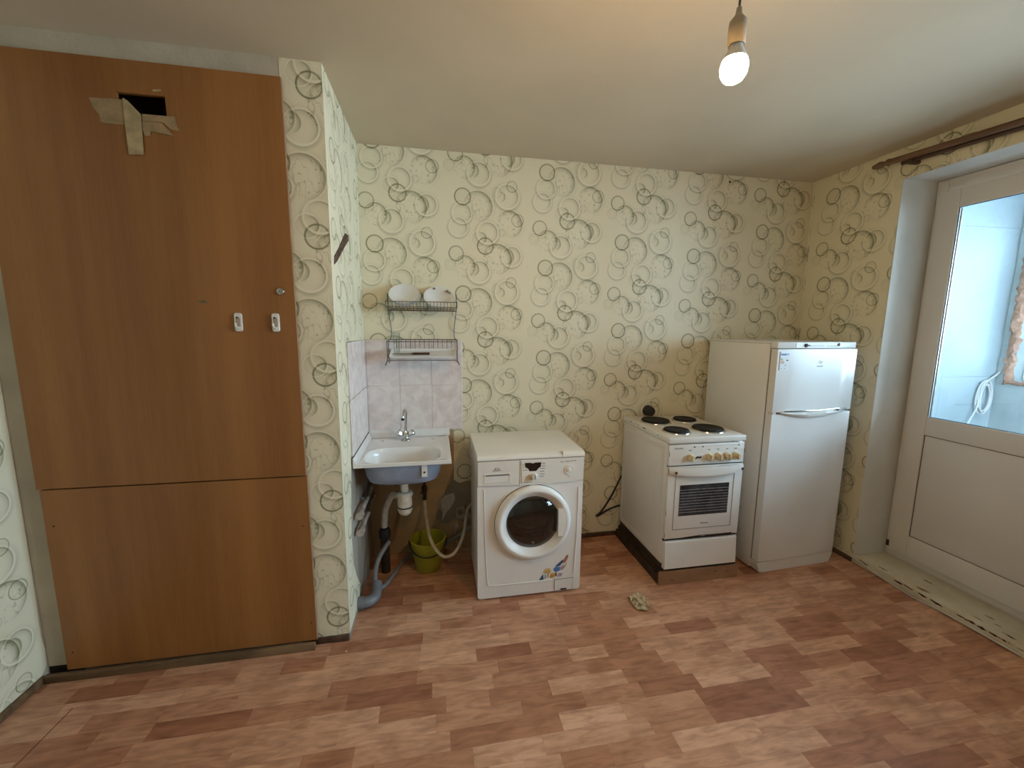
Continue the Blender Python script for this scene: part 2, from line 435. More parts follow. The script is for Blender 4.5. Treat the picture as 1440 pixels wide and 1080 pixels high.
def LA(name, prof, c, m, parent=None, axis=(0, 0, 1), seg=24, label=None, close=True):
    bm = bmesh.new(); lathe(bm, prof, c, axis, seg, close); return obj(name, bm, m, parent, True, label)
def PR(name, poly, y0, y1, m, parent=None, plane='xz', label=None):
    bm = bmesh.new(); prism(bm, poly, y0, y1, plane); return obj(name, bm, m, parent, False, label)
def thing(name, label, cat, loc=(0, 0, 0), rz=0.0, group=None):
    o = bpy.data.objects.new(name, None); COL.objects.link(o)
    o.location = loc; o.rotation_euler = (0, 0, rz); o.empty_display_size = .1
    return tag(o, label, cat, group)
def tag(o, label, cat, group=None):
    o['label'] = label; o['category'] = cat
    if group: o['group'] = group
    return o
def struct(o, label=None):
    o['kind'] = 'structure'
    if label: o['label'] = label
    return o
def text(name, s, size, loc, rot, m, parent):
    cu = bpy.data.curves.new(name, 'FONT'); cu.body = s; cu.size = size; cu.extrude = .0004; cu.align_x = 'CENTER'; cu.resolution_u = 3
    t = bpy.data.objects.new(name, cu); COL.objects.link(t)
    dg = bpy.context.evaluated_depsgraph_get()
    me = bpy.data.meshes.new_from_object(t.evaluated_get(dg)); bpy.data.objects.remove(t)
    me.name = name; me.materials.clear(); me.materials.append(MATS[m])
    o = bpy.data.objects.new(name, me); COL.objects.link(o); o.location = loc; o.rotation_euler = rot; o.parent = parent
    return o
FRONT = (math.radians(90), 0, 0)
def copy_of(o, parent=None, dx=(0, 0, 0)):
    c = o.copy(); COL.objects.link(c); c.parent = parent; c.location = o.location + Vector(dx); return c

H = 2.589; XR = 3.15; XL = -1.25; YF = -4.2; YC = -.756

# ------------------------------------------------------------------ floor
floor = struct(B('floor', (XL - .1, XR + .36, YF - .1, .12, -.08, -.0025), 'lino_base'), 'linoleum floor printed as short reddish-brown parquet blocks')
ROW = .0768
lengths = [.180, .262, .345, .362, .43]
plank_mesh = {}
def plank_geo(l):
    k = round(l, 3)
    if k not in plank_mesh:
        bm = bmesh.new(); g = .00022
        box(bm, g, l - g, g, ROW - g, -.0025, 0)
        me = bpy.data.meshes.new('plank'); bmesh.ops.recalc_face_normals(bm, faces=bm.faces[:]); bm.to_mesh(me); bm.free(); me.materials.append(MATS['lino_plank_0']); plank_mesh[k] = me
    return plank_mesh[k]
planks = []
k = 0
y = -.0015
while y > YF:
    x = XL - R.random() * .3; prev = -1
    while x < XR:
        l = R.choice(lengths)
        t = R.choice([0, 0, 1, 1, 2, 2, 3, 4, 4, 5, 5])
        if t == prev: t = (t + 2) % 6
        prev = t
        a, b = max(x, XL), min(x + l, XR)
        if b - a > .02: planks.append((a, b, y - ROW, t))
        x += l
    y -= ROW
def near(q):
    cx = (q[0] + q[1]) / 2; cy = q[2] + ROW / 2
    vis = 0 if (-1.72 < cy and not (cy > -.5 and (cx > 1.75 or .66 < cx < 1.25 or cx < 0))) else 1
    return (vis, (cx - .437) ** 2 + (cy + 2.694) ** 2)
planks.sort(key=near)
for a, b, y0, t in planks[:300]:
    o = bpy.data.objects.new('plank', plank_geo(b - a)); COL.objects.link(o); o.location = (a, y0, 0); o.parent = floor
    o.material_slots[0].link = 'OBJECT'; o.material_slots[0].material = MATS['lino_plank_%d' % t]
bm = bmesh.new(); idx = []
for a, b, y0, t in planks[300:]:
    n0 = len(bm.faces); box(bm, a + .0002, b - .0002, y0 + .0002, y0 + ROW - .0002, -.0025, 0); bm.faces.ensure_lookup_table()
    for f in bm.faces[n0:]: f.material_index = t
o = obj('outer_planks', bm, None, floor); o['kind'] = 'stuff'
for i in range(6): o.data.materials.append(MATS['lino_plank_%d' % i])
T('lino_seam', [(-1.02, -.95, .0002), (-1.03, -1.2, .0002)], .0011, 'dark_gap', floor, seg=5)

# ------------------------------------------------------------------ ceiling and walls
struct(B('ceiling', (XL - .1, XR + .36, YF - .1, .12, H, H + .12), 'ceiling_paint'), 'matt off-white plastered ceiling')

def paper(name, poly, plane, off, nrm, u0, zA, udir=1, parent=None, label=None, th=.0012):
    """one sheet of wallpaper: polygon (u,z) on a wall plane, thin, with metric UVs"""
    bm = bmesh.new(); prism(bm, poly, off, off + nrm * th, plane)
    bmesh.ops.recalc_face_normals(bm, faces=bm.faces[:])
    uv = bm.loops.layers.uv.new('UVMap')
    for f in bm.faces:
        for l in f.loops:
            c = l.vert.co; a = c.x if plane == 'xz' else c.y
            l[uv].uv = ((a - u0) * udir, c.z - zA)
    return obj(name, bm, 'ring_wallpaper', parent, False, label)

wall_back = struct(B('wall_back', (XL - .1, XR + .36, .0, .12, 0, H), 'bare_wall'), 'far wall with ring wallpaper, bare behind the sink')
seams = [0.0, .50, 1.039, 1.571, 2.112, 2.646, 3.15]
za = [2.026, 2.331, 2.510, 2.104, 2.034, 2.224]
for i in range(6):
    a, b = seams[i], seams[i + 1]
    u0 = seams[i + 1] - ROLL_W if i == 0 else a
    top = H - .001
    if i == 0: poly = [(a + .0015, .95), (b, .86), (b, top), (a + .0015, top)]
    elif i == 1:
        poly = [(a, .858), (.548, .85), (.546, .50), (.58, .475), (.64, .49), (.72, .47), (.73, .03), (b, .03), (b, top), (a, top)]
    elif i == 5: poly = [(a, .03), (b - .0015, .03), (b - .0015, top), (a, top)]
    else: poly = [(a, .03), (b, .03), (b, top), (a, top)]
    th = .0012 if i % 2 else .0016
    paper('wallpaper_sheet', poly, 'xz', -.0001, -1, u0 if i else -.033, za[i], 1, wall_back, th=th)
# damp grey cement patch and torn paper under the sink
PR('cement_patch', [(.425, .33), (.44, .375), (.475, .40), (.50, .455), (.545, .50), (.60, .47), (.73, .48), (.73, .10), (.66, .16), (.55, .22), (.50, .185), (.455, .20), (.42, .24), (.43, .29)], -.0012, -.0001, 'cement', wall_back, label='grey bare cement patch')
PR('torn_paper', [(.46, .365), (.49, .395), (.545, .405), (.553, .36), (.52, .30), (.49, .27), (.475, .23), (.46, .21), (.468, .27), (.455, .30)], -.0018, -.0012, 'torn_paper', wall_back, label='pale scrap of torn backing paper')
PR('stain_streak', [(.20, .50), (.235, .50), (.19, .30), (.15, .10), (.115, .06), (.13, .14), (.17, .32)], -.0010, -.0001, 'plinth_board', wall_back)
LA('nail_hole', [(.008, 0), (.006, .004), (0, .005)], (2.469, -.0016, 2.544), 'black_plastic', wall_back, axis=(0, -1, 0), seg=8)
# wall tiles, three by two
tn = 0
for i in range(3):
    for j in range(2):
        x0 = .0085 + i * .2005; z1 = 1.447 - j * .2955
        B('wall_tile', (x0, x0 + .1970, -.0085, -.0016, z1 - .2925, z1), 'marble_tile', wall_back, bev=.0015, seg=1)
B('tile_grout', (.0015, .6085, -.0055, -.0017, .858, 1.447), 'grout', wall_back)

# column (short return wall) between cupboard and sink
wall_column = struct(B('wall_column', (-.16, 0, YC, -.0002, 0, H), 'bare_side'), 'narrow wallpapered pier between cupboard and sink')
paper('wallpaper_sheet', [(-.1595, .028), (-.0005, .036), (-.0005, H - .001), (-.1595, H - .001)], 'xz', YC - .0001, -1, -.049 - .26, 2.498 + .291 - ROLL_H, 1, wall_column)
side = [(YC + .0005, .036), (-.62, .03), (-.50, .035), (-.46, .10), (-.54, .20), (-.60, .30), (-.615, .45), (-.60, .60), (-.57, .72), (-.555, .80),
        (-.53, .82), (-.525, 1.452), (-.0025, 1.447), (-.0025, H - .001), (YC + .0005, H - .001)]
paper('wallpaper_sheet', side, 'yz', .0001, 1, YC, 2.30, 1, wall_column)
for j in range(2):
    for i, (y0, y1) in enumerate(((-.2085, -.0095), (-.4095, -.2105), (-.527, -.4115))):
        z1 = 1.447 - j * .2955
        B('wall_tile', (.0016, .0080, y0, y1, z1 - .2925, z1), 'marble_tile', wall_column, bev=.0015, seg=1)
g = [(-.712, 1.800), (-.655, 1.822), (-.58, 1.862), (-.48, 1.915), (-.37, 1.968), (-.374, 1.993), (-.44, 1.990), (-.50, 1.955), (-.60, 1.893), (-.70, 1.838)]
PR('wall_gouge', g, .0012, .0040, 'gouge', wall_column, 'yz', label='dark brown gouge torn through the wallpaper')

# plaster surround of the cupboard, left wall
struct(B('wall_lintel', (XL, -.1602, YC, YC + .08, 2.515, H), 'plaster'), 'bare plaster band above the cupboard boards')
struct(B('trim_1', (XL + .001, -1.13, YC + .004, YC + .06, .045, 2.515), 'plaster'), 'ragged plaster strip left of the cupboard boards')
wall_left = struct(B('wall_left', (XL - .1, XL, YF, .0, 0, H), 'plaster'), 'left wall with ring wallpaper')
ys = YC + .005
k = 0
while ys > YF + .05:
    y2 = max(ys - ROLL_W, YF)
    if k == 0: poly = [(y2, .03), (ys - .035, .03), (ys - .01, .06), (ys - .004, .13), (ys - .012, .2), (ys - .006, .5), (ys - .006, H - .001), (y2, H - .001)]
    else: poly = [(y2, .03), (ys, .03), (ys, H - .001), (y2, H - .001)]
    paper('wallpaper_sheet', poly, 'yz', XL + .0001, 1, y2, 2.36 if k % 2 == 0 else 2.1, 1, wall_left)
    ys = y2; k += 1
struct(B('wall_front', (XL - .1, XR + .36, YF - .1, YF, 0, H), 'reveal_paint'), 'wall behind the viewer')

# right wall with balcony door and window opening
DY0, DY1, WY1 = -.612, -1.44, -2.95
ZT = 2.41; ZS = .86; XO = 3.50
bm = bmesh.new()
box(bm, XR, XO, DY0, -.0002, 0, H)
wr = obj('wall_right', bm, 'reveal_paint'); struct(wr, 'wall with the balcony door, wallpapered around the opening')
for nm, d in (('wall_lintel_block', (XR, XO, WY1, DY0, ZT, H)), ('door_leak_block', (3.4006, XO, DY1, DY0, 0, .0557)), ('wall_below_window', (XR, XO, WY1, DY1, 0, ZS)), ('wall_pier', (XR, XO, YF, WY1, 0, H))):  # the block under the door is added to stop light leaking below the frame
    B(nm, d, 'reveal_paint', wr)
paper('wallpaper_sheet', [(-.025, .03), (-.0025, .03), (-.0025, H - .001), (-.025, H - .001)], 'yz', XR - .0001, -1, -.504, za[5], 1, wr)
paper('wallpaper_sheet', [(-.56, .03), (-.025, .03), (-.025, H - .001), (-.56, H - .001)], 'yz', XR - .0001, -1, -.055, 2.441, -1, wr)
ya = -.56; k = 0
while ya > WY1 - .02:
    yb = ya - ROLL_W
    poly = [(yb, ZT + .002), (ya, ZT + .002), (ya, H - .001), (yb, H - .001)]
    if k == 0: poly = [(yb, ZT + .002), (DY0 + .004, ZT + .002), (DY0 + .004, .03), (ya, .03), (ya, H - .001), (yb, H - .001)]
    paper('wallpaper_sheet', poly, 'yz', XR - .0001, -1, ya, (2.22, 2.5, 2.33)[k % 3], -1, wr)
    ya = yb; k += 1
paper('wallpaper_sheet', [(WY1 + .0, .03), (DY1 - .03, .03), (DY1 - .03, ZS - .03), (WY1, ZS - .03)], 'yz', XR - .0001, -1, DY1, 2.1, -1, wr)
# raised threshold with chipped paint
bm = bmesh.new(); box(bm, XR - .006, 3.40, DY1, DY0 - .002, 0, .052, bev=.006, seg=2)
th_o = struct(obj('trim_2', bm, 'peeling_paint', None, True), 'cream painted concrete threshold with chipped edge below the door')
for i in range(26):
    yy = -.66 - R.random() * .74; top = R.random() < .4
    s = .006 + R.random() * .014; n = 7
    poly = [(yy + s * 1.7 * math.cos(a) * (.6 + .6 * R.random()), s * .45 * math.sin(a) * (.5 + .8 * R.random())) for a in [2 * math.pi * q / n for q in range(n)]]
    if top:
        xc = 3.16 + R.random() * .03 if R.random() < .5 else 3.22 + R.random() * .1
        PR('paint_chip', [(xc + b, a) for a, b in poly], .0521, .0526, 'stain_brown' if i % 3 else 'charred', th_o, 'xy')
    else:
        PR('paint_chip', [(a, .042 - R.random() * .008 + b * .6) for a, b in poly], XR - .0064, XR - .0061, 'charred', th_o, 'yz')
# skirtings
struct(B('baseboard_back', (.66, XR - .002, -.014, -.0018, 0, .030), 'skirting_dark', bev=.002), 'thin dark brown skirting along the far wall')
struct(B('baseboard_column', (-.158, -.004, YC - .010, YC - .0016, 0, .034), 'skirting_dark', bev=.002), 'dark skirting at foot of the pier')
struct(B('baseboard_left', (XL + .0018, XL + .016, YF, YC - .03, 0, .032), 'skirting_wood', bev=.002), 'thin wooden skirting along the left wall')
struct(B('baseboard_right', (XR - .012, XR - .0018, DY0 + .004, -.016, 0, .030), 'skirting_dark', bev=.002), 'dark skirting beside the fridge')
struct(B('trim_3', (XL + .018, -.150, YC - .046, YC - .027, 0, .036), 'skirting_wood', bev=.003), 'worn wooden batten under the cupboard boards')
struct(B('trim_4', (XL + .001, -1.13, YC + .006, YC + .05, 0, .0448), 'dark_gap'), 'dark gap beneath the plaster strip')

# ------------------------------------------------------------------ balcony door, window, loggia
def frame_ring(bm, x0, x1, y0, y1, z0, z1, w, wb=None, wt=None):
    """rectangular frame in the yz plane, y0<y1"""
    wb = wb or w; wt = wt or w
    box(bm, x0, x1, y0, y0 + w, z0, z1, .003, 1); box(bm, x0, x1, y1 - w, y1, z0, z1, .003, 1)
    box(bm, x0, x1, y0 + w, y1 - w, z0, z0 + wb, .003, 1); box(bm, x0, x1, y0 + w, y1 - w, z1 - wt, z1, .003, 1)
door = struct(bpy.data.objects.new('door_1', None), 'white plastic balcony door glazed above a solid panel'); COL.objects.link(door); door.location = (3.42, -1.03, .05)
def DB(name, dims, m, bev=.003, par=None):
    x0, x1, y0, y1, z0, z1 = dims; l = door.location
    return B(name, (x0 - l.x, x1 - l.x, y0 - l.y, y1 - l.y, z0 - l.z, z1 - l.z), m, par or door, bev=bev)
fy0, fy1 = DY1 + .004, DY0 - .003
for nm, d in (('frame_jamb', (3.40, 3.465, fy1 - .055, fy1, .056, ZT - .003)), ('frame_jamb', (3.40, 3.465, fy0, fy0 + .055, .056, ZT - .003)),
              ('frame_head', (3.40, 3.465, fy0 + .0555, fy1 - .0555, ZT - .075, ZT - .003)), ('frame_sill', (3.40, 3.465, fy0 + .0555, fy1 - .0555, .056, .112))):
    DB(nm, d, 'pvc')
ly0, ly1, lz0, lz1 = fy0 + .02, fy1 - .022, .100, 2.335
lx0, lx1 = 3.378, 3.3995
DB('leaf_stile', (lx0, lx1, ly1 - .112, ly1, lz0, lz1), 'pvc', .004)
DB('leaf_stile', (lx0, lx1, ly0, ly0 + .112, lz0, lz1), 'pvc', .004)
for z0, z1, nm in ((lz0, .236, 'leaf_rail'), (.897, 1.010, 'leaf_rail'), (2.232, lz1, 'leaf_rail')):
    DB(nm, (lx0, lx1, ly0 + .1122, ly1 - .1122, z0, z1), 'pvc', .004)
gy0, gy1 = ly0 + .1125, ly1 - .1125
DB('solid_panel', (3.386, 3.396, gy0, gy1, .2365, .8965), 'pvc', .001)
for d in ((3.3845, 3.3855, gy1 - .003, gy1, .2365, .8965), (3.3845, 3.3855, gy0, gy1, .2365, .2395), (3.3845, 3.3855, gy0, gy1, .8935, .8965),
          (3.3845, 3.3855, gy1 - .004, gy1, 1.0105, 2.2315), (3.3845, 3.3855, gy0, gy1, 1.0105, 1.0145), (3.3845, 3.3855, gy0, gy1, 2.2275, 2.2315)):
    DB('gasket', d, 'black_plastic', 0)
DB('spacer_bar', (3.3905, 3.398, gy1 - .012, gy1 - .005, 1.0145, 2.2275), 'dull_metal', 0)
DB('pane', (3.388, 3.390, gy0, gy1 - .0005, 1.0105, 2.2315), 'pane_glass', 0)
DB('hinge', (3.372, 3.378, ly1 - .012, ly1 + .004, .115, .155), 'charred', .002)
bm = bmesh.new(); l = door.location
tube(bm, [(3.377 - l.x, ly0 + .05 - l.y, 1.05 - l.z), (3.345 - l.x, ly0 + .05 - l.y, 1.05 - l.z), (3.335 - l.x, ly0 + .06 - l.y, 1.05 - l.z), (3.335 - l.x, ly0 + .17 - l.y, 1.05 - l.z)], .009, 8)
obj('door_handle', bm, 'white_plastic', door, True)

win = struct(bpy.data.objects.new('window_1', None), 'white plastic window next to the balcony door'); COL.objects.link(win); win.location = (3.43, (DY1 + WY1) / 2, ZS)
wl = win.location; wy0, wy1 = WY1 + .003, DY1 - .003
bm = bmesh.new(); frame_ring(bm, 3.40 - wl.x, 3.465 - wl.x, wy0 - wl.y, wy1 - wl.y, .003, ZT - ZS - .003, .075)
obj('window_frame', bm, 'pvc', win, True)
ym = (wy0 + wy1) / 2
B('mullion', (3.40 - wl.x, 3.465 - wl.x, ym - .04 - wl.y, ym + .04 - wl.y, .079, ZT - ZS - .079), 'pvc', win, .003)
for a, b in ((wy0 + .0755, ym - .0405), (ym + .0405, wy1 - .0755)):
    B('pane', (3.43 - wl.x, 3.432 - wl.x, a - wl.y, b - wl.y, .0785, ZT - ZS - .0785), 'pane_glass', win)
struct(B('trim_5', (XR - .06, 3.398, WY1 + .002, DY1 - .002, ZS - .025, ZS - .001), 'pvc', bev=.004), 'white window sill board')

LX = 4.60; LYE = -.343
struct(B('floor_balcony', (XO + .001, LX + .15, -6.7, LYE + .12, -.10, -.03), 'concrete'), 'concrete floor of the loggia')
struct(B('ceiling_balcony', (XO + .001, LX + .15, -6.7, LYE + .12, 2.50, 2.62), 'loggia_paint'), 'white ceiling slab of the loggia')
we = struct(B('wall_balcony_end', (XO + .001, LX - .0005, LYE + .004, LYE + .12, -.03, 2.5), 'loggia_grey'), 'pale end wall of the loggia seen through the door glass')
for z0, z1 in ((-.028, 1.195), (1.199, 2.257), (2.261, 2.498)):
    B('wall_panel', (XO + .004, LX - .002, LYE, LYE + .0038, z0, z1), 'loggia_paint', we)
struct(B('wall_balcony_far', (XO + .001, LX + .15, -6.8, -6.7, -.10, 2.62), 'loggia_paint'), 'unseen far end wall of the loggia, moved out for more sky light')
OY0, OY1, OZ0, OZ1 = -6.55, -.43, 1.17, 2.36  # loggia and glazing lengthened out of view so more sky reaches the fridge front
wo = struct(B('wall_balcony_outer', (LX, LX + .15, -6.7, LYE + .12, -.03, OZ0), 'loggia_grey'), 'pale outer parapet wall of the loggia')
B('wall_head', (LX, LX + .15, -6.7, LYE + .12, OZ1, 2.5), 'loggia_grey', wo)
B('wall_pier', (LX, LX + .15, OY1, LYE + .12, OZ0, OZ1), 'loggia_grey', wo)
B('wall_pier', (LX, LX + .15, -6.7, OY0, OZ0, OZ1), 'loggia_grey', wo)
def foam(name, a, b, r, par):
    bm = bmesh.new(); n = 60; A, Bv = Vector(a), Vector(b)
    pts = [A.lerp(Bv, i / n) + Vector((0, noise.noise((i * .6, 1, a[2])) * .012, noise.noise((i * .6, 5, a[1])) * .012)) for i in range(n + 1)]
    tube(bm, pts, r, 9, rfun=lambda t: r * (.75 + .55 * abs(noise.noise((t * 37, 2.2, a[2])))))
    for v in bm.verts:
        v.co += Vector((noise.noise(v.co * 60), noise.noise(v.co * 60 + Vector((7, 7, 7))), noise.noise(v.co * 60 + Vector((3, 9, 1))))) * .016
    return obj(name, bm, 'foam', par, True, label='rough pinkish foam filling around the opening')
foam('foam_seam', (LX - .004, OY1 + .022, OZ0 - .03), (LX - .004, OY1 + .022, OZ1 + .02), .030, wo)
foam('foam_seam', (LX - .004, OY1 + .04, OZ0 - .012), (LX - .004, -1.6, OZ0 - .012), .018, wo)
w2 = struct(bpy.data.objects.new('window_2', None), 'white framed loggia glazing, lengthened out of view for more sky light'); COL.objects.link(w2); w2.location = (LX + .11, -2.0, OZ0)
q = w2.location
bm = bmesh.new(); frame_ring(bm, -.02, .03, OY0 + .002 - q.y, OY1 - .002 - q.y, .002, OZ1 - OZ0 - .002, .06); obj('window_frame', bm, 'pvc', w2, True)
nb = 7; step = (OY1 - OY0 - .12) / nb
for i in range(nb):
    a = OY0 + .06 + i * step
    if i: B('mullion', (-.018, .028, a - .03 - q.y, a + .03 - q.y, .063, OZ1 - OZ0 - .063), 'pvc', w2, .003)
    B('pane', (.004, .006, a + (.031 if i else .0005) - q.y, a + step - (.031 if i < nb - 1 else .0005) - q.y, .0625, OZ1 - OZ0 - .0625), 'pane_glass', w2)
# coil of cable on the loggia wall
bm = bmesh.new(); pts = []
for i in range(90):
    t = i / 90; a = t * 2 * math.pi * 3.3 + .8
    pts.append((4.478 + (.060 + .018 * math.sin(a * .31)) * math.cos(a), LYE - .016 - .012 * t, 1.035 + (.115 + .02 * math.cos(a * .27)) * math.sin(a)))
pts = [(4.592, LYE - .02, 1.235), (4.55, LYE - .018, 1.20), (4.50, LYE - .018, 1.17)] + pts + [(4.40, LYE - .03, .95), (4.33, LYE - .02, .80), (4.28, LYE - .02, .72)]
tube(bm, pts, .0055, 6, 2)
tag(obj('cable_coil', bm, 'cable_white', None, True), 'coil of thin white cable hanging on the loggia wall behind the door glass', 'cable')

# ------------------------------------------------------------------ curtain rod
rod = thing('curtain_rod', 'brown wooden curtain rod with turned end above the balcony door', 'curtain rod', (3.075, -.58, 2.510))
T('pole', [(0, 0, 0), (.012, -.57, -.028), (.03, -2.4, -.03)], .0165, 'rod_wood', rod, 12)
LA('finial', [(.013, -.01), (.019, 0), (.019, .012), (.0125, .02), (.012, .032), (.018, .042), (.020, .055), (.015, .075), (.010, .095), (0, .10)], (0, 0, 0), 'rod_wood', rod, axis=(0, 1, .02), seg=16)
T('rear_rail', [(.030, -.045, -.022), (.042, -.57, -.046), (.05, -2.4, -.046)], .011, 'rod_dark', rod, 8)
for yy in (-.10, -1.15, -2.2):
    B('bracket', (.004, .072, yy - .012, yy + .012, -.052 if yy < -.2 else -.044, -.010), 'rod_dark', rod, .003)

# ------------------------------------------------------------------ cupboard boards
def plate_hole(bm, x0, x1, z0, z1, hx0, hx1, hz0, hz1, y0, y1):
    xs = (x0, hx0, hx1, x1); zs = (z0, hz0, hz1, z1)
    g = {}
    for yi, yy in enumerate((y0, y1)):
        for i, xx in enumerate(xs):
            for j, zz in enumerate(zs): g[yi, i, j] = bm.verts.new((xx, yy, zz))
    for yi in (0, 1):
        for i in range(3):
            for j in range(3):
                if (i, j) != (1, 1): bm.faces.new((g[yi, i, j], g[yi, i + 1, j], g[yi, i + 1, j + 1], g[yi, i, j + 1]))
    for i in range(3):
        for j in (0, 3): bm.faces.new((g[0, i, j], g[0, i + 1, j], g[1, i + 1, j], g[1, i, j]))
        for i2 in (0, 3): bm.faces.new((g[0, i2, i], g[0, i2, i + 1], g[1, i2, i + 1], g[1, i2, i]))
    for a, b in (((1, 1), (2, 1)), ((2, 1), (2, 2)), ((2, 2), (1, 2)), ((1, 2), (1, 1))):
        bm.faces.new((g[0, a[0], a[1]], g[0, b[0], b[1]], g[1, b[0], b[1]], g[1, a[0], a[1]]))
bo = V(-.66, YC - .024, .861)
up = thing('cupboard_board', 'tall brown wood-look board with a square hole near its top', 'board', bo)
bm = bmesh.new(); plate_hole(bm, -1.168 + .66, -.150 + .66, .0, 2.506 - .861, -.724 + .66, -.561 + .66, 2.316 - .861, 2.392 - .861, 0, .016)
obj('panel', bm, 'board_wood', up)
B('edge_band', (-.1498 + .66, -.1478 + .66, -.0003, .016, .0, 2.506 - .861), 'plinth_board', up)
PR('scratch', [(.66 - .52, 1.628 - .861), (.66 - .49, 1.632 - .861), (.66 - .478, 1.622 - .861), (.66 - .50, 1.616 - .861)], -.0004, -.0001, 'stain_brown', up)
PR('bare_spot', [(.66 - .60, 2.412 - .861), (.66 - .572, 2.416 - .861), (.66 - .572, 2.408 - .861), (.66 - .60, 2.405 - .861)], -.0004, -.0001, 'tape', up)
lo = thing('cupboard_board', 'low brown wood-look board below the seam, reaching the floor batten', 'board', (-.66, YC - .024, .040))
bm = bmesh.new(); box(bm, -1.158 + .66, -.146 + .66, 0, .016, 0, .815); obj('panel', bm, 'board_wood', lo)
B('edge_band', (-.1458 + .66, -.1438 + .66, -.0003, .016, 0, .815), 'plinth_board', lo)
for x, z in ((-1.128, .70), (-.175, .62), (-.165, .13), (-1.13, .12)):
    LA('screw', [(.004, 0), (.003, .0015), (0, .0018)], (x + .66, 0, z - .04), 'charred', lo, axis=(0, -1, 0), seg=8)
yt = YC - .0246
def tape(poly, y, label, m='tape_thin'):
    o = PR('masking_tape', poly, y - .0006, y, m); tag(o, label, 'tape', 'masking tape on the board'); return o
tape([(-.812, 2.363), (-.700, 2.367), (-.704, 2.278), (-.782, 2.279), (-.785, 2.31), (-.800, 2.325)], yt, 'torn masking tape stuck left of the board hole')
tape([(-.6995, 2.371), (-.684, 2.362), (-.645, 2.318), (-.650, 2.175), (-.700, 2.172), (-.7015, 2.27)], yt - .004, 'long masking tape end hanging down below the board hole', 'tape')
tape([(-.644, 2.322), (-.535, 2.322), (-.524, 2.272), (-.553, 2.277), (-.575, 2.298), (-.6435, 2.297)], yt, 'masking tape stuck along the bottom edge of the board hole')
tape([(-.6445, 2.2955), (-.578, 2.294), (-.543, 2.252), (-.62, 2.262), (-.622, 2.245), (-.640, 2.243), (-.6455, 2.262)], yt - .002, 'folded masking tape flap below the other tape')
# pulls and lock
def pull(xc, label):
    t = thing('cupboard_pull', label, 'handle', (xc, YC - .0240, 1.543), 0, 'white pulls on the tall board')
    bm = bmesh.new(); pts = rrect(-.0135, .0135, -.038, .038, .009); prism(bm, pts, -.010, -.00005)
    obj('base_plate', bm, 'white_plastic', t)
    bm = bmesh.new(); prism(bm, rrect(-.0085, .0085, -.024, .022, .0084), -.0106, -.0101); obj('recess', bm, 'socket_beige', t)
    T('ridge', [(-.0095, -.011, -.004), (-.0085, -.0135, -.016), (0, -.0145, -.024), (.0075, -.013, -.021)], .0042, 'white_plastic', t, 7, 4)
    LA('screw_hole', [(.0042, 0), (0, .0006)], (-.003, -.0108, .019), 'black_plastic', t, axis=(0, -1, 0), seg=10)
pull(-.369, 'white plastic pull, the left one of the pair on the tall board')
pull(-.226, 'white plastic pull on the tall board, nearest the wallpapered pier')
lk = thing('lock_cylinder', 'small round chrome lock near the edge of the tall board', 'lock', (-.200, YC - .0242, 1.673))
LA('collar', [(.0165, 0), (.0165, .004), (.0135, .008), (.009, .0085)], (0, 0, 0), 'chrome', lk, axis=(0, -1, 0), seg=20)
LA('keyway', [(.0088, .0086), (.008, .010), (0, .010)], (0, 0, 0), 'dull_metal', lk, axis=(0, -1, 0), seg=16)

# ------------------------------------------------------------------ lamp bulb on its cord
bx, by, bz = 1.137, -1.75, 2.142
bl = thing('pendant_bulb', 'bare glowing light bulb hanging from a cord', 'lamp', (bx, by, bz))
tl = V(.016, .0, 1).normalized()
LA('bulb', [(0, -.034), (.011, -.032), (.021, -.026), (.028, -.015), (.0305, 0), (.0285, .010), (.0262, .016)], (0, 0, 0), 'bulb_lit', bl, axis=tl, seg=28, close=False)
LA('bulb_neck', [(.0264, .0162), (.0235, .024), (.0175, .036), (.0150, .044), (.0145, .050)], (0, 0, 0), 'white_plastic', bl, axis=tl, seg=20)
LA('lamp_holder', [(.0185, .046), (.0195, .048), (.0195, .084), (.0185, .098), (.012, .106), (.0075, .112), (.006, .126), (.004, .128)], (0, 0, 0), 'socket_beige', bl, axis=tl, seg=24)
T('cord', [tl * .127, tl * .2, V(.012, 0, .34), V(.010, 0, H - bz)], .0028, 'cord', bl, 6, 4)
LA('ceiling_hook', [(.02, H - bz - .012), (.02, H - bz - .0005)], (.010, 0, 0), 'white_plastic', bl, seg=16)

# ------------------------------------------------------------------ washing machine (local: x right, y back, z up; front face at y=0)
wm = thing('washing_machine', 'white front-loading washing machine with a dark round porthole', 'washing machine', (.647, -.58, 0))
B('cabinet', (.004, .596, .012, .462, .012, .818), 'washer_white', wm, .010, 3)
bm = bmesh.new(); prism(bm, rrect(.0, .600, .012, .684, .016), -.004, .0118); obj('front_panel', bm, 'washer_white', wm)
for x, yy in ((.05, .06), (.55, .06), (.05, .42), (.55, .42)):
    LA('foot', [(.018, 0), (.018, .008), (.010, .0119)], (x, yy, 0), 'black_plastic', wm, seg=12)
# lid with rounded front lip
bm = bmesh.new(); prism(bm, [(-.016, .824), (-.014, .836), (-.004, .846), (.02, .850), (.470, .850), (.470, .8185), (.0, .8185), (-.012, .8195)], -.001, .601, 'yz')
obj('lid', bm, 'washer_panel', wm, True)
B('lid_trim', (.5995, .6025, .02, .46, .8445, .8515), 'washer_white', wm, .001, 1)
B('lid_crack', (.4725, .4735, -.0165, .01, .8235, .8505), 'grey_line', wm)
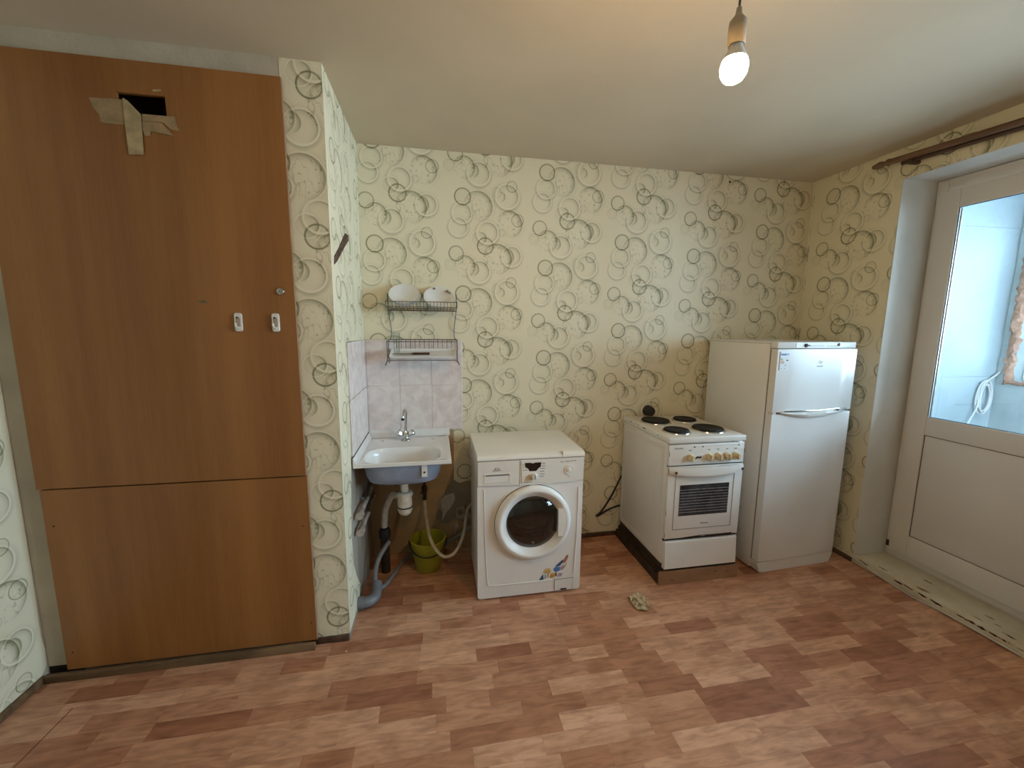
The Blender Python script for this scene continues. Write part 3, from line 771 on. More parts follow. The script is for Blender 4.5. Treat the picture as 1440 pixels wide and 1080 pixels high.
# fascia with bowed lower edge
fas = [(.0, .818), (.232, .818), (.232, .680), (.12, .681), (.0, .686)]
d_ = PR('detergent_drawer', [(.002, .816), (.229, .816), (.229, .676), (.12, .679), (.002, .684)], -.014, .0117, 'washer_panel', wm)
bm = bmesh.new(); plate_hole(bm, .036, .178, .697, .748, .042, .173, .703, .743, -.0165, -.0141); obj('grip_rim', bm, 'washer_panel', d_)
B('grip_recess', (.0422, .1728, -.0146, -.0141, .7032, .7428), 'washer_white', d_)
B('grip_shadow', (.0425, .1725, -.0160, -.0147, .735, .7427), 'grey_line', d_)  # shade at the top of the flat grip recess, put in as grey
PR('fascia', [(.232, .816), (.598, .816), (.598, .684), (.50, .676), (.378, .672), (.30, .671), (.232, .673)], -.013, .0117, 'washer_panel', wm)
cp = PR('control_panel', [(.238, .811), (.377, .811), (.377, .684), (.245, .684)], -.017, -.0131, 'washer_panel', wm)
PR('display', [(.257, .800), (.288, .800), (.303, .796), (.318, .800), (.350, .800), (.347, .775), (.335, .768), (.322, .752), (.285, .752), (.276, .768), (.261, .776)], -.0182, -.0171, 'porthole_glass', cp)
for x0, x1, z, m_ in ((.243, .253, .79, 'grey_line'), (.244, .254, .776, 'grey_line'), (.246, .272, .760, 'grey_line'), (.355, .372, .793, 'grey_line'), (.354, .371, .779, 'grey_line'), (.345, .371, .765, 'grey_line'),
                      (.342, .368, .748, 'grey_line'), (.342, .370, .733, 'grey_line'), (.342, .366, .720, 'grey_line'), (.25, .30, .690, 'grey_line')):
    B('symbol', (x0, x1, -.0176, -.0171, z - .0016, z + .0016), m_, cp)
kn = LA('program_knob', [(.0175, 0), (.0175, .010), (.0155, .016), (.006, .0175), (0, .0178)], (.313, -.0171, .722), 'white_plastic', wm, axis=(0, -1, 0), seg=24)
B('pointer', (.3105, .3155, -.0358, -.0351, .711, .735), 'grey_line', kn)
PR('finger_stain', [(.255, .695), (.262, .722), (.280, .735), (.294, .720), (.296, .700), (.28, .692)], -.0176, -.0171, 'knob_cream', cp)
LA('start_button_ring', [(.0275, 0), (.0275, .003), (.025, .0045), (.0228, .003)], (.511, -.0131, .747), 'washer_panel', wm, axis=(0, -1, 0), seg=28)
LA('start_button_gap', [(.0228, 0.0005), (.0228, .0026), (.0172, .0026)], (.511, -.0131, .747), 'black_iron', wm, axis=(0, -1, 0), seg=28)
LA('start_button', [(.0165, .0005), (.0165, .006), (.014, .0075), (0, .0078)], (.511, -.0131, .747), 'washer_panel', wm, axis=(0, -1, 0), seg=28)
B('indicator', (.506, .512, -.0135, -.0131, .706, .709), 'grey_line', wm)
# maker mark: raised arms over a word
for s in (-1, 1): PR('emblem_arm', [(.105 + s * .002, .771), (.105 + s * .006, .7705), (.105 + s * .014, .779), (.105 + s * .008, .779)], -.0146, -.0141, 'emblem', d_)
LA('emblem_head', [(.0022, 0), (0, .0004)], (.105, -.0141, .7805), 'emblem', d_, axis=(0, -1, 0), seg=10)
text('wordmark', 'ATLANT', .0125, (.105, -.0143, .7610), FRONT, 'emblem', d_)
for x0, x1, dz in ((.461, .476, 0), (.480, .484, .0015), (.489, .516, .001), (.519, .538, .002), (.541, .552, .003)):
    B('small_print', (x0, x1, -.0136, -.0131, .793 + dz, .7965 + dz), 'grey_line', wm)
# porthole door
dc = V(.311, -.0045, .452)
pd_ = LA('porthole_door', [(.216, .0), (.217, .012), (.2145, .022), (.207, .030), (.197, .034), (.189, .0345), (.1865, .0335), (.170, .021), (.1555, .010), (.150, .004)], dc, 'washer_white', wm, axis=(0, -1, 0), seg=64, close=False)
LA('door_gap', [(.2185, .0), (.2185, .0012), (.2162, .0012)], dc, 'black_plastic', pd_, axis=(0, -1, 0), seg=64, close=False)
LA('porthole', [(.1525, .004), (.151, .006), (.148, .009), (.120, .022), (.08, .032), (.04, .036), (0, .037)], dc, 'porthole_glass', pd_, axis=(0, -1, 0), seg=48, close=False)
# grip set into the right side of the ring
bm = bmesh.new(); pg = []
for a in (-26, -13, 0, 13, 26): pg.append((dc.x + .183 * math.cos(math.radians(a)), dc.z + .183 * math.sin(math.radians(a))))
pg += [(dc.x + .137, dc.z + .078), (dc.x + .137, dc.z - .078)]
prism(bm, pg, dc.y - .040, dc.y - .012); obj('door_grip', bm, 'washer_panel', pd_)
text('porthole_mark', 'kg', .016, (dc.x - .005, dc.y - .0285, dc.z - .112), (math.radians(78), 0, 0), 'dull_metal', pd_)
# embossed border, flap and transfer picture
T('border_bead', [(.036, -.0045, .655), (.040, -.0045, .40), (.052, -.0045, .15), (.060, -.0045, .10), (.085, -.0045, .088), (.30, -.0045, .085), (.436, -.0045, .086)], .0035, 'washer_white', wm, 6, 4)
T('border_bead', [(.574, -.0045, .64), (.572, -.0045, .40), (.560, -.0045, .115)], .0042, 'washer_white', wm, 6, 4)
fl_ = PR('filter_flap', [(.4455, .082), (.556, .084), (.552, .018), (.4475, .018)], -.0075, -.0042, 'washer_white', wm)
PR('flap_gap', [(.443, .0845), (.5585, .0865), (.5545, .016), (.445, .016)], -.0050, -.0041, 'dark_gap', wm)
B('flap_catch', (.482, .518, -.0092, -.0076, .018, .027), 'black_plastic', fl_)
deco = thing_dec = [
    ([(.352, .090), (.376, .128), (.381, .092)], 'sticker_navy'), ([(.381, .094), (.386, .132), (.396, .120), (.395, .096)], 'sticker_sky'),
    ([(.374, .135), (.392, .158), (.418, .160), (.424, .140), (.412, .120), (.410, .100), (.398, .102), (.400, .128)], 'sticker_yellow'),
    ([(.414, .100), (.424, .130), (.440, .126), (.446, .108), (.434, .098)], 'sticker_orange'), ([(.448, .104), (.444, .128), (.458, .130), (.462, .108)], 'stain_brown'),
    ([(.436, .150), (.452, .166), (.474, .162), (.478, .140), (.460, .132), (.446, .134)], 'sticker_blue'), ([(.446, .168), (.492, .205), (.498, .190), (.474, .166)], 'sticker_navy'),
    ([(.492, .196), (.518, .232), (.526, .228), (.516, .196), (.500, .178)], 'sticker_red'), ([(.474, .160), (.498, .176), (.510, .160), (.492, .140), (.478, .142)], 'sticker_lilac'),
    ([(.460, .100), (.470, .124), (.496, .120), (.486, .102)], 'sticker_lilac'), ([(.497, .150), (.514, .168), (.518, .190), (.508, .172)], 'sticker_orange')]
dec = PR('transfer_picture', [(.349, .087), (.372, .136), (.40, .168), (.45, .172), (.520, .236), (.530, .228), (.522, .180), (.508, .14), (.49, .098), (.42, .092)], -.0046, -.0041, 'washer_white', wm, label='small blue, orange and red transfer picture')
for poly, m_ in deco: PR('colour_patch', poly, -.0052, -.0047, m_, dec)

# ------------------------------------------------------------------ electric stove on its wooden plinth
ph = .086
pl_ = thing('plinth', 'low brown board plinth beneath the white electric stove', 'plinth', (1.747, -.617, 0))
B('front_board', (-.016, .520, -.012, .004, 0, ph - .001), 'plinth_board', pl_, .002, 1)
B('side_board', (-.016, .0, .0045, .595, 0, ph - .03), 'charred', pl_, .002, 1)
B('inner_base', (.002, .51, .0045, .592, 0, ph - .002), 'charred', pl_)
for x, z in ((.07, .03), (.36, .055), (.44, .05)): LA('screw', [(.005, 0), (0, .0015)], (x, -.0121, z), 'charred', pl_, axis=(0, -1, 0), seg=8)
stv = thing('electric_stove', 'white electric stove with four black hotplates and cream knobs', 'stove', (1.747, -.617, ph))
S = .909 - ph  # height of body
B('body', (.004, .496, .020, .586, .040, S - .036), 'white_enamel', stv, .004)
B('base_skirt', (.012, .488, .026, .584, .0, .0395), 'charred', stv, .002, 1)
for a, b, c_, d__ in ((.06, .56, .08, .74), ):
    bm = bmesh.new(); plate_hole(bm, .05, .575, .06, .76, .075, .55, .085, .735, 0, .0025)
    for v in bm.verts: v.co = Vector((.0036 - v.co.y, v.co.x, v.co.z))
    obj('side_pressing', bm, 'white_enamel', stv)
B('top_rim', (-.001, .501, -.004, .590, S - .035, S), 'white_enamel', stv, .006, 3)
for (x, yy, r) in ((.138, .397, .091), (.358, .405, .0735), (.128, .137, .0735), (.353, .152, .091)):
    hp = LA('hotplate', [(r, 0.0), (r, .008), (r * .96, .0125), (r * .3, .0125), (r * .22, .0105), (0, .0105)], (x, yy, S + .0042), 'black_iron', stv, seg=40)
    LA('hotplate_ring', [(r + .010, -.004), (r + .008, 0), (r + .001, .0025), (r + .0002, .0)], (x, yy, S + .0042), 'chrome', hp, seg=40, close=False)
for i in range(9): B('vent_slot', (.10 + i * .035, .118 + i * .035, .572, .578, S - .0001, S + .0006), 'stain_brown', stv)
for yy, l_, z in ((.46, .018, .012), (.40, .008, .010), (.36, .012, .010), (.27, .03, .011), (.30, .009, .014), (.12, .008, .012)):
    B('rust_chip', (-.0014, -.0011, yy, yy + l_, S - z - .004, S - z + .002), 'charred', stv)
zz = lambda z: z - ph
B('control_panel', (.004, .496, .0, .0195, zz(.742), zz(.866)), 'white_enamel', stv, .003)
for i, x in enumerate((.138, .261, .321, .381, .438)):
    kb = LA('knob', [(.0235, 0), (.0235, .004), (.0205, .006), (.019, .024), (.017, .027), (0, .0275)], (x, -.0002, zz(.787)), 'knob_cream', stv, axis=(0, -1, 0), seg=22)
    B('knob_grip', (x - .0048, x + .0048, -.034, -.0277, zz(.787) - .017, zz(.787) + .017), 'knob_cream', kb, .002, 1)
    B('symbol', (x - .010, x + .006, -.0008, -.0002, zz(.8275), zz(.8325)), 'grey_line', stv)
for x in (.165, .218, .456): LA('indicator_lamp', [(.0045, 0), (.0035, .002), (0, .0025)], (x, -.0002, zz(.850)), 'black_iron', stv, axis=(0, -1, 0), seg=12)
T('print_line', [(.150, -.0004, zz(.8475)), (.152, -.0004, zz(.8505)), (.435, -.0004, zz(.853)), (.440, -.0004, zz(.849))], .0006, 'grey_line', stv, 5)
text('wordmark', 'Лысьва', .0155, (.063, -.0004, zz(.841)), FRONT, 'grey_line', stv)
PR('worn_patch', [(.172, zz(.782)), (.185, zz(.793)), (.202, zz(.789)), (.208, zz(.796)), (.214, zz(.785)), (.204, zz(.778)), (.190, zz(.781)), (.178, zz(.775))], -.0008, -.0002, 'charred', stv)
B('door_gap', (.006, .494, .006, .0195, zz(.736), zz(.7415)), 'dark_gap', stv)
B('gap', (.006, .494, .008, .0195, zz(.276), zz(.290)), 'dark_gap', stv)
dr = B('oven_door', (.005, .495, -.004, .0195, zz(.2905), zz(.7355)), 'white_enamel', stv, .004)
bm = bmesh.new(); plate_hole(bm, .052, .440, zz(.346), zz(.702), .0545, .4375, zz(.3485), zz(.6995), -.0055, -.0041); obj('panel_line', bm, 'grey_line', dr)
B('oven_window', (.086, .408, -.0065, -.0041, zz(.432), zz(.622)), 'oven_glass', dr)
for i in range(9): B('window_bar', (.0865, .4075, -.0071, -.0066, zz(.452) + i * .0175, zz(.4535) + i * .0175), 'grill_white', dr)
text('wordmark', 'Лысьва', .014, (.262, -.0044, zz(.372)), FRONT, 'emblem', dr)
# bowed handle bar
bm = bmesh.new(); A_ = []
n = 18
for i in range(n + 1):
    t = i / n; x = .006 + .488 * t; bow = math.sin(math.pi * t); y0 = -.008 - .036 * bow ** .6; h_ = .016 + .011 * bow ** .5
    zc = zz(.716) - .004 * bow
    A_.append([bm.verts.new((x, y0 + .016, zc + h_ * .9)), bm.verts.new((x, y0 + .002, zc + h_)), bm.verts.new((x, y0 - .003, zc)), bm.verts.new((x, y0, zc - h_)), bm.verts.new((x, y0 + .012, zc - h_ * .9))])
for a, b in zip(A_, A_[1:]):
    for j in range(5): bm.faces.new((a[j], a[(j + 1) % 5], b[(j + 1) % 5], b[j]))
bm.faces.new(A_[0]); bm.faces.new(A_[-1][::-1]); hd = obj('oven_handle', bm, 'white_enamel', dr, True)
for x in (.040, .478): LA('handle_screw', [(.008, 0), (.007, .003), (0, .004)], (x, -.027 if x < .1 else -.020, zz(.708)), 'charred', hd, axis=(0, -1, 0), seg=12)
dw = PR('plate_drawer', [(-.016, zz(.106)), (-.010, zz(.102)), (.018, zz(.102)), (.0195, zz(.274)), (-.004, zz(.274)), (-.007, zz(.268))], .012, .490, 'white_enamel', stv, 'yz')
for x, y, w_ in ((.004, 0, .004), (.4955, 0, .004)):
    for z0, z1 in ((.30, .33), (.44, .47), (.69, .735), (.80, .83)):
        B('rust_chip', (x - .001, x + .002, -.0046, -.0041, zz(z0), zz(z1)), 'charred', dr)
PR('rust_chip', [(.10, zz(.2905)), (.20, zz(.2905)), (.26, zz(.296)), (.30, zz(.2905)), (.45, zz(.2905)), (.46, zz(.2995)), (.33, zz(.2985)), (.24, zz(.300)), (.14, zz(.295))], -.0048, -.0043, 'charred', dr)

# ------------------------------------------------------------------ fridge
fr = thing('fridge', 'white two-door fridge freezer standing in the corner beside the stove', 'fridge', (2.408, -.623, 0), .0544)
FW = .5975
B('cabinet', (.0, FW, .062, .580, .012, 1.448), 'fridge_white', fr, .006)
B('top_cap', (-.001, FW + .001, .060, .582, 1.4485, 1.4585), 'fridge_white', fr, .004)
B('top_fascia', (.002, FW - .002, .012, .0595, 1.421, 1.4585), 'fridge_white', fr, .004)
cpn = B('control_strip', (.135, .480, .0105, .0118, 1.425, 1.4565), 'white_plastic', fr, .0005, 1)
LA('thermostat_dial', [(.0115, 0), (.0105, .006), (0, .007)], (.206, .0103, 1.439), 'black_iron', cpn, axis=(0, -1, 0), seg=18)
B('print_block', (.222, .240, .0098, .0103, 1.434, 1.442), 'emblem', cpn)
B('print_line', (.242, .350, .0098, .0103, 1.4325, 1.4345), 'grey_line', cpn); B('print_line', (.242, .340, .0098, .0103, 1.4395, 1.441), 'grey_line', cpn)
B('print_line', (.362, .440, .0098, .0103, 1.433, 1.4355), 'grey_line', cpn)
for i, (dx, dz) in enumerate(((0, 0), (.007, .004), (.013, -.001))):
    T('emblem_stroke', [(.444 + dx, .0101, 1.434 + dz), (.446 + dx, .0101, 1.442 + dz), (.450 + dx, .0101, 1.449 + dz)], .0022, 'emblem', cpn, 6)
B('kick_gap', (.003, FW - .003, .010, .0616, .0742, .0778), 'grey_line', fr)
B('door_seal', (.006, FW - .006, .050, .0618, .080, 1.419), 'grey_line', fr)
def fdoor(name, z0, z1):
    bm = bmesh.new()
    n = 10; prof = []
    for i in range(n + 1):
        x = FW * i / n; prof.append((x, .004 * (2 * i / n - 1) ** 4 - .0005))
    poly = prof + [(FW, .0495), (.0, .0495)]
    prism(bm, poly, z0, z1, 'xy')
    ed = [e for e in bm.edges if abs(e.verts[0].co.z - e.verts[1].co.z) < 1e-6 and max(e.verts[0].co.y, e.verts[1].co.y) < .02]
    bmesh.ops.bevel(bm, geom=ed, offset=.005, segments=2, profile=.5, affect='EDGES')
    return obj(name, bm, 'fridge_white', fr, True)
d1 = fdoor('freezer_door', 1.038, 1.4175); d2 = fdoor('fridge_door', .078, 1.026)
B('hinge_plate', (-.001, FW, .030, .0498, 1.0265, 1.0375), 'fridge_white', fr)
B('hinge_cap', (.0, .03, .002, .03, 1.0265, 1.0375), 'white_plastic', fr, .002, 1)
# long bowed handle across the split
bm = bmesh.new(); A_ = []
n = 24
for i in range(n + 1):
    t = i / n; x = .055 + .500 * t; b_ = math.sin(math.pi * t) ** .55; z = 1.036 + .006 * t - .012 * math.sin(math.pi * t)
    h_ = .004 + .017 * b_; yb = -.002 - .020 * b_
    A_.append([bm.verts.new((x, .006, z + h_)), bm.verts.new((x, yb, z + h_ * .75)), bm.verts.new((x, yb - .004, z - h_ * .2)), bm.verts.new((x, yb + .004, z - h_)), bm.verts.new((x, .006, z - h_ * 1.1))])
for a, b in zip(A_, A_[1:]):
    for j in range(5): bm.faces.new((a[j], a[(j + 1) % 5], b[(j + 1) % 5], b[j]))
bm.faces.new(A_[0]); bm.faces.new(A_[-1][::-1]); hh = obj('handle', bm, 'white_plastic', d1, True)
T('chrome_inlay', [(.075, -.008, 1.045), (.20, -.0285, 1.048), (.33, -.0300, 1.049), (.45, -.027, 1.054), (.535, -.008, 1.050), (.55, -.004, 1.046)], .0042, 'chrome', hh, 8, 5)
T('chrome_inlay', [(.46, -.0265, 1.045), (.51, -.021, 1.048), (.545, -.008, 1.044)], .007, 'pipe_grey', hh, 8, 5)
LA('foot', [(.018, 0), (.018, .006), (.010, .0118)], (.06, .12, 0), 'black_plastic', fr, seg=12); LA('foot', [(.018, 0), (.018, .006), (.010, .0118)], (FW - .06, .12, 0), 'black_plastic', fr, seg=12)
bm = bmesh.new(); prism(bm, [(.0, .064), (.02, .008), (.06, .002), (FW - .06, .002), (FW - .02, .008), (FW, .064), (FW, .074), (0, .074)], .004, .0615); obj('kick_strip', bm, 'fridge_white', fr)
# maker mark and energy label
for i, (dx, dz) in enumerate(((0, 0), (.010, -.003), (.019, -.003))):
    T('emblem_stroke', [(.304 + dx, .0002 - .0007, 1.332 + dz), (.305 + dx, -.0005, 1.340 + dz), (.311 + dx, -.0005, 1.349 + dz * 2)], .0016, 'grey_line', d1, 5)
text('wordmark', 'INDESIT', .013, (.315, -.0006, 1.309), FRONT, 'grey_line', d1)
st_l = B('energy_label', (.016, .084, -.0006, .0022, 1.292, 1.402), 'sticker_white', d1)
B('label_band', (.020, .060, -.0010, -.0006, 1.381, 1.392), 'sticker_blue', st_l); B('label_band', (.064, .076, -.0010, -.0006, 1.384, 1.391), 'sticker_blue', st_l)
for i, (w_, m_) in enumerate(((.012, 'sticker_green'), (.016, 'sticker_green'), (.020, 'sticker_yellow'), (.024, 'sticker_orange'), (.027, 'sticker_red'))):
    B('rating_bar', (.020, .020 + w_, -.0010, -.0006, 1.361 - i * .0065, 1.3655 - i * .0065), m_, st_l)
B('rating_arrow', (.060, .074, -.0010, -.0006, 1.348, 1.355), 'emblem', st_l)
for x, z in ((.05, 1.321), (.058, 1.320), (.026, 1.303), (.052, 1.302)): B('label_print', (x, x + .006, -.0010, -.0006, z, z + .0035), 'grey_line', st_l)

# ------------------------------------------------------------------ sink
sk = thing('kitchen_sink', 'white enamelled wall sink with blue-grey underside in the tiled corner', 'sink', (0, 0, .82))
X0, X1, Y0, Y1 = .011, .512, -.556, -.010
bcx, bcy, ba, bb = .252, -.392, .205, .142
def loop(bm, a, b, cx, cy, z, n=72, e=3.2):
    out = []
    for i in range(n):
        t = 2 * math.pi * i / n; c, s = math.cos(t), math.sin(t)
        r = (abs(c) ** e + abs(s) ** e) ** (-1 / e)
        out.append(bm.verts.new((cx + a * r * c, cy + b * r * s, z)))
    return out
def rect_loop(bm, x0, x1, y0, y1, cx, cy, z, n=72):
    out = []
    for i in range(n):
        t = 2 * math.pi * i / n; c, s = math.cos(t), math.sin(t)
        k = min(((x1 - cx) / c if c > 1e-9 else (x0 - cx) / c if c < -1e-9 else 1e9), ((y1 - cy) / s if s > 1e-9 else (y0 - cy) / s if s < -1e-9 else 1e9))
        out.append([cx + k * c, cy + k * s])
    for qx, qy in ((x0, y0), (x0, y1), (x1, y0), (x1, y1)):   # snap the nearest vertex to each corner
        j = min(range(n), key=lambda i: (out[i][0] - qx) ** 2 + (out[i][1] - qy) ** 2); out[j] = [qx, qy]
    return [bm.verts.new((a, b, z)) for a, b in out]
def bridge(bm, A, B_):
    n = len(A)
    for i in range(n): bm.faces.new((A[i], A[(i + 1) % n], B_[(i + 1) % n], B_[i]))
bm = bmesh.new()
Ls = [rect_loop(bm, X0, X1, Y0, Y1, bcx, bcy, -.016), rect_loop(bm, X0, X1, Y0, Y1, bcx, bcy, .001), rect_loop(bm, X0 + .008, X1 - .008, Y0 + .008, Y1 - .008, bcx, bcy, .003),
      rect_loop(bm, X0 + .026, X1 - .026, Y0 + .020, Y1 - .02, bcx, bcy, -.004), loop(bm, ba * 1.03, bb * 1.03, bcx, bcy, -.004), loop(bm, ba, bb, bcx, bcy, -.009),
      loop(bm, ba * .96, bb * .95, bcx, bcy, -.04), loop(bm, ba * .93, bb * .91, bcx, bcy, -.09), loop(bm, ba * .86, bb * .82, bcx, bcy, -.122), loop(bm, ba * .70, bb * .65, bcx, bcy, -.136), loop(bm, .03, .03, bcx, bcy, -.142, e=2)]
for a, b in zip(Ls, Ls[1:]): bridge(bm, a, b)
bm.faces.new(Ls[-1])
basin = obj('basin', bm, 'porcelain', sk, True)
LA('drain', [(.028, 0), (.028, .002), (.022, .0035), (.018, .001), (0, .001)], (bcx, bcy, -.1418), 'chrome', sk, seg=24)
bm = bmesh.new()
Ls = [loop(bm, ba * 1.045, bb * 1.05, bcx, bcy, -.012), loop(bm, ba * 1.02, bb * 1.02, bcx, bcy, -.045), loop(bm, ba * .98, bb * .97, bcx, bcy, -.095), loop(bm, ba * .90, bb * .87, bcx, bcy, -.128), loop(bm, ba * .72, bb * .68, bcx, bcy, -.143), loop(bm, .035, .035, bcx, bcy, -.149, e=2)]
for a, b in zip(Ls, Ls[1:]): bridge(bm, a, b)
bm.faces.new(Ls[-1]); obj('basin_underside', bm, 'bowl_back', sk, True, 'blue-grey enamel underside of the basin')
B('back_upstand', (X0, .520, -.0096, -.0088, -.01, .044), 'porcelain', sk); B('side_upstand', (.0084, .0094, Y0 + .005, -.012, -.01, .036), 'porcelain', sk)
bm = bmesh.new(); prism(bm, [(-.0098, .001), (-.0098, .044), (-.014, .046), (-.020, .012), (-.030, .002)], X0, .520, 'yz'); obj('back_splash_lip', bm, 'porcelain', sk)
bm = bmesh.new(); prism(bm, [(.0098, .002), (.0098, .036), (.014, .038), (.019, .010), (.030, .0025)], Y0 + .004, -.032, 'xz'); obj('side_splash_lip', bm, 'porcelain', sk)
tg = B('fixing_tab', (.353, .383, bcy - bb - .006, bcy - bb - .003, -.088, -.022), 'white_plastic', sk, .001, 1)
LA('tab_screw', [(.006, 0), (.005, .004), (0, .005)], (.368, bcy - bb - .006, -.062), 'charred', tg, axis=(0, -1, 0), seg=10)
for x, m_ in ((.09, 'charred'), (.40, 'stain_brown')):
    PR('enamel_chip', [(x, -.085), (x + .020, -.090), (x + .022, -.097), (x + .006, -.096)], -.0039, -.0034, m_, sk, 'xy')
fa = thing('tap', 'chrome two-handle tap with a curved spout on the sink ledge', 'tap', (.243, -.095, .8168))
LA('base', [(.030, 0), (.030, .004), (.022, .010), (.017, .014), (.016, .040), (.018, .046), (.014, .056), (.010, .064)], (0, 0, 0), 'chrome', fa, seg=24)
T('spout', [(0, 0, .060), (.002, -.001, .10), (.004, -.002, .15), (.005, -.008, .185), (.001, -.030, .200), (-.004, -.058, .192), (-.008, -.075, .172), (-.009, -.080, .158)], .0078, 'chrome', fa, 10, 5)
LA('aerator', [(.0095, 0), (.0098, .012), (.006, .012)], (-.009, -.0805, .146), 'black_iron', fa, seg=14)
for s in (-1, 1):
    ax = V(s * .80, -.1, .52)
    LA('handle_stem', [(.009, .008), (.008, .03)], (0, 0, .022), 'chrome', fa, axis=ax, seg=12)
    LA('handle', [(.010, .026), (.016, .030), (.021, .046), (.022, .056), (.017, .062), (0, .063)], (0, 0, .022), 'chrome', fa, axis=ax, seg=8)

# ------------------------------------------------------------------ plumbing below the sink
tr = thing('drain_trap', 'off-white plastic bottle trap below the sink with slanted waste tube', 'drain trap', (.250, -.390, .455))
LA('tailpiece', [(.022, .14), (.022, .215)], (0, 0, 0), 'trap_white', tr, seg=20)
LA('slip_nut', [(.036, .118), (.046, .120), (.046, .134), (.036, .143), (.024, .144)], (0, 0, 0), 'trap_white', tr, seg=12)
LA('bottle', [(.040, .0565), (.041, .062), (.038, .118)], (0, 0, 0), 'trap_white', tr, seg=24)
LA('bottle_ring', [(.043, .050), (.043, .056), (.040, .0562)], (0, 0, 0), 'black_plastic', tr, seg=24)
LA('bottle_cap', [(0, 0), (.018, .003), (.032, .014), (.040, .030), (.042, .0495)], (0, 0, 0), 'trap_white', tr, seg=24)
T('waste_tube', [(-.032, .015, .100), (-.06, .05, .108), (-.085, .10, .075), (-.11, .15, .02), (-.132, .178, -.04), (-.140, .188, -.110), (-.142, .190, -.158)], .019, 'trap_white', tr, 12, 4)
sp = thing('waste_pipe', 'dark waste pipe stub with rubber collar standing behind the hose', 'pipe', (.108, -.200, 0))
LA('pipe', [(.027, 0), (.027, .235)], (0, 0, 0), 'charred', sp, seg=18)
LA('rubber_collar', [(.030, .226), (.034, .230), (.034, .275), (.026, .290), (.020, .2905)], (0, 0, 0), 'rubber', sp, seg=18)
T('side_nozzle', [(.020, -.015, .215), (.030, -.045, .225)], .016, 'rubber', sp, 10)
dh = [(.137, -.248, .222), (.120, -.285, .212), (.085, -.335, .165), (.068, -.365, .10), (.072, -.385, .045), (.095, -.40, .024), (.125, -.37, .022), (.16, -.28, .022), (.25, -.09, .03), (.45, -.055, .06), (.66, -.055, .18)]
tag(T('drain_hose', dh, .0135, 'hose_grey', None, 10, 6), 'grey flexible drain hose curving down to the floor beside the pier', 'hose')
el = thing('elbow_pipe', 'grey plastic sewer elbow lying at the foot of the pier', 'pipe', (.05, -.50, 0))
T('bend', [(-.0465, -.045, .042), (-.020, -.045, .042), (.012, -.036, .042), (.035, -.005, .045), (.040, .03, .058), (.036, .07, .078)], .028, 'pipe_grey', el, 14, 5)
T('socket_rim', [(-.0485, -.045, .042), (-.020, -.045, .042)], .0335, 'pipe_grey', el, 16)
for i, (zc, lab) in enumerate(((.545, 'upper stub of painted water pipe with end fitting on the pier'), (.452, 'lower stub of painted water pipe with end fitting on the pier'))):
    wp = thing('water_pipe', lab, 'pipe', (.032, -.30, zc), 0, 'water pipes under the sink')
    T('tube', [(0, 0, -.012), (0, -.10, .0), (0, -.235, .0)], .0135, 'pipe_paint', wp, 10, 3)
    T('fitting', [(0, -.225, 0), (0, -.262, 0)], .021, 'pipe_paint', wp, 8)
    B('clip', (-.0318, -.010, -.06, -.04, -.018, .014), 'pipe_paint', wp, .002, 1)
    T('wall_tail', [(0, 0, -.012), (-.005, .10, -.018), (-.008, .20, -.02), (-.008, .297, -.02)], .0125, 'pipe_paint', wp, 10, 3)
hp_ = thing('horizontal_pipe', 'thin painted pipe along the bare wall under the sink', 'pipe', (.06, -.020, .505))
T('tube', [(0, 0, 0), (.27, 0, .0)], .011, 'pipe_paint', hp_, 10)
B('clip', (.10, .114, -.012, .0195, -.013, .013), 'valve_rust', hp_, .002, 1)
vv = thing('stop_valve', 'dark rusty stop valve on the wall under the sink', 'valve', (.350, -.050, .470))
T('riser', [(0, .005, .25), (0, .005, .12), (0, .0, .02)], .0085, 'valve_rust', vv, 8, 3)
LA('valve_body', [(.010, -.055), (.014, -.045), (.014, -.02), (.019, -.012), (.019, .012), (.012, .022)], (0, 0, 0), 'valve_rust', vv, seg=8)
LA('outlet_nut', [(.013, -.078), (.017, -.075), (.017, -.058), (.012, -.0555)], (0, 0, 0), 'valve_rust', vv, seg=6)
T('lever', [(0, -.018, 0), (.0, -.032, .0), (-.026, -.036, -.018)], .005, 'valve_rust', vv, 7)
T('wall_stub', [(0, .0, 0), (0, .048, 0)], .010, 'valve_rust', vv, 8)
sh = [(.350, -.052, .390), (.352, -.075, .355), (.366, -.19, .300), (.385, -.315, .262), (.425, -.360, .200), (.475, -.375, .165), (.535, -.355, .180), (.590, -.26, .235), (.618, -.12, .29), (.64, -.07, .33), (.70, -.07, .38)]
tag(T('supply_hose', sh, .0095, 'hose_white', None, 8, 6), 'cream water hose looping in front of the green bucket', 'hose')
bk = thing('bucket', 'olive green plastic bucket under the sink', 'bucket', (.370, -.195, 0))
LA('shell', [(0, .004), (.072, .004), (.076, .0), (.079, .003), (.108, .195), (.1135, .197), (.1135, .203), (.104, .203), (.076, .012), (0, .010)], (0, 0, 0), 'bucket_green', bk, seg=40, close=False)
bm = bmesh.new(); pts = []
for i in range(25):
    a = math.pi * i / 24; pts.append((.1165 * math.cos(a), -.1165 * math.sin(a) * .97, .190 - .062 * math.sin(a)))
tube(bm, pts, .0042, 7); obj('bail_handle', bm, 'black_plastic', bk, True)
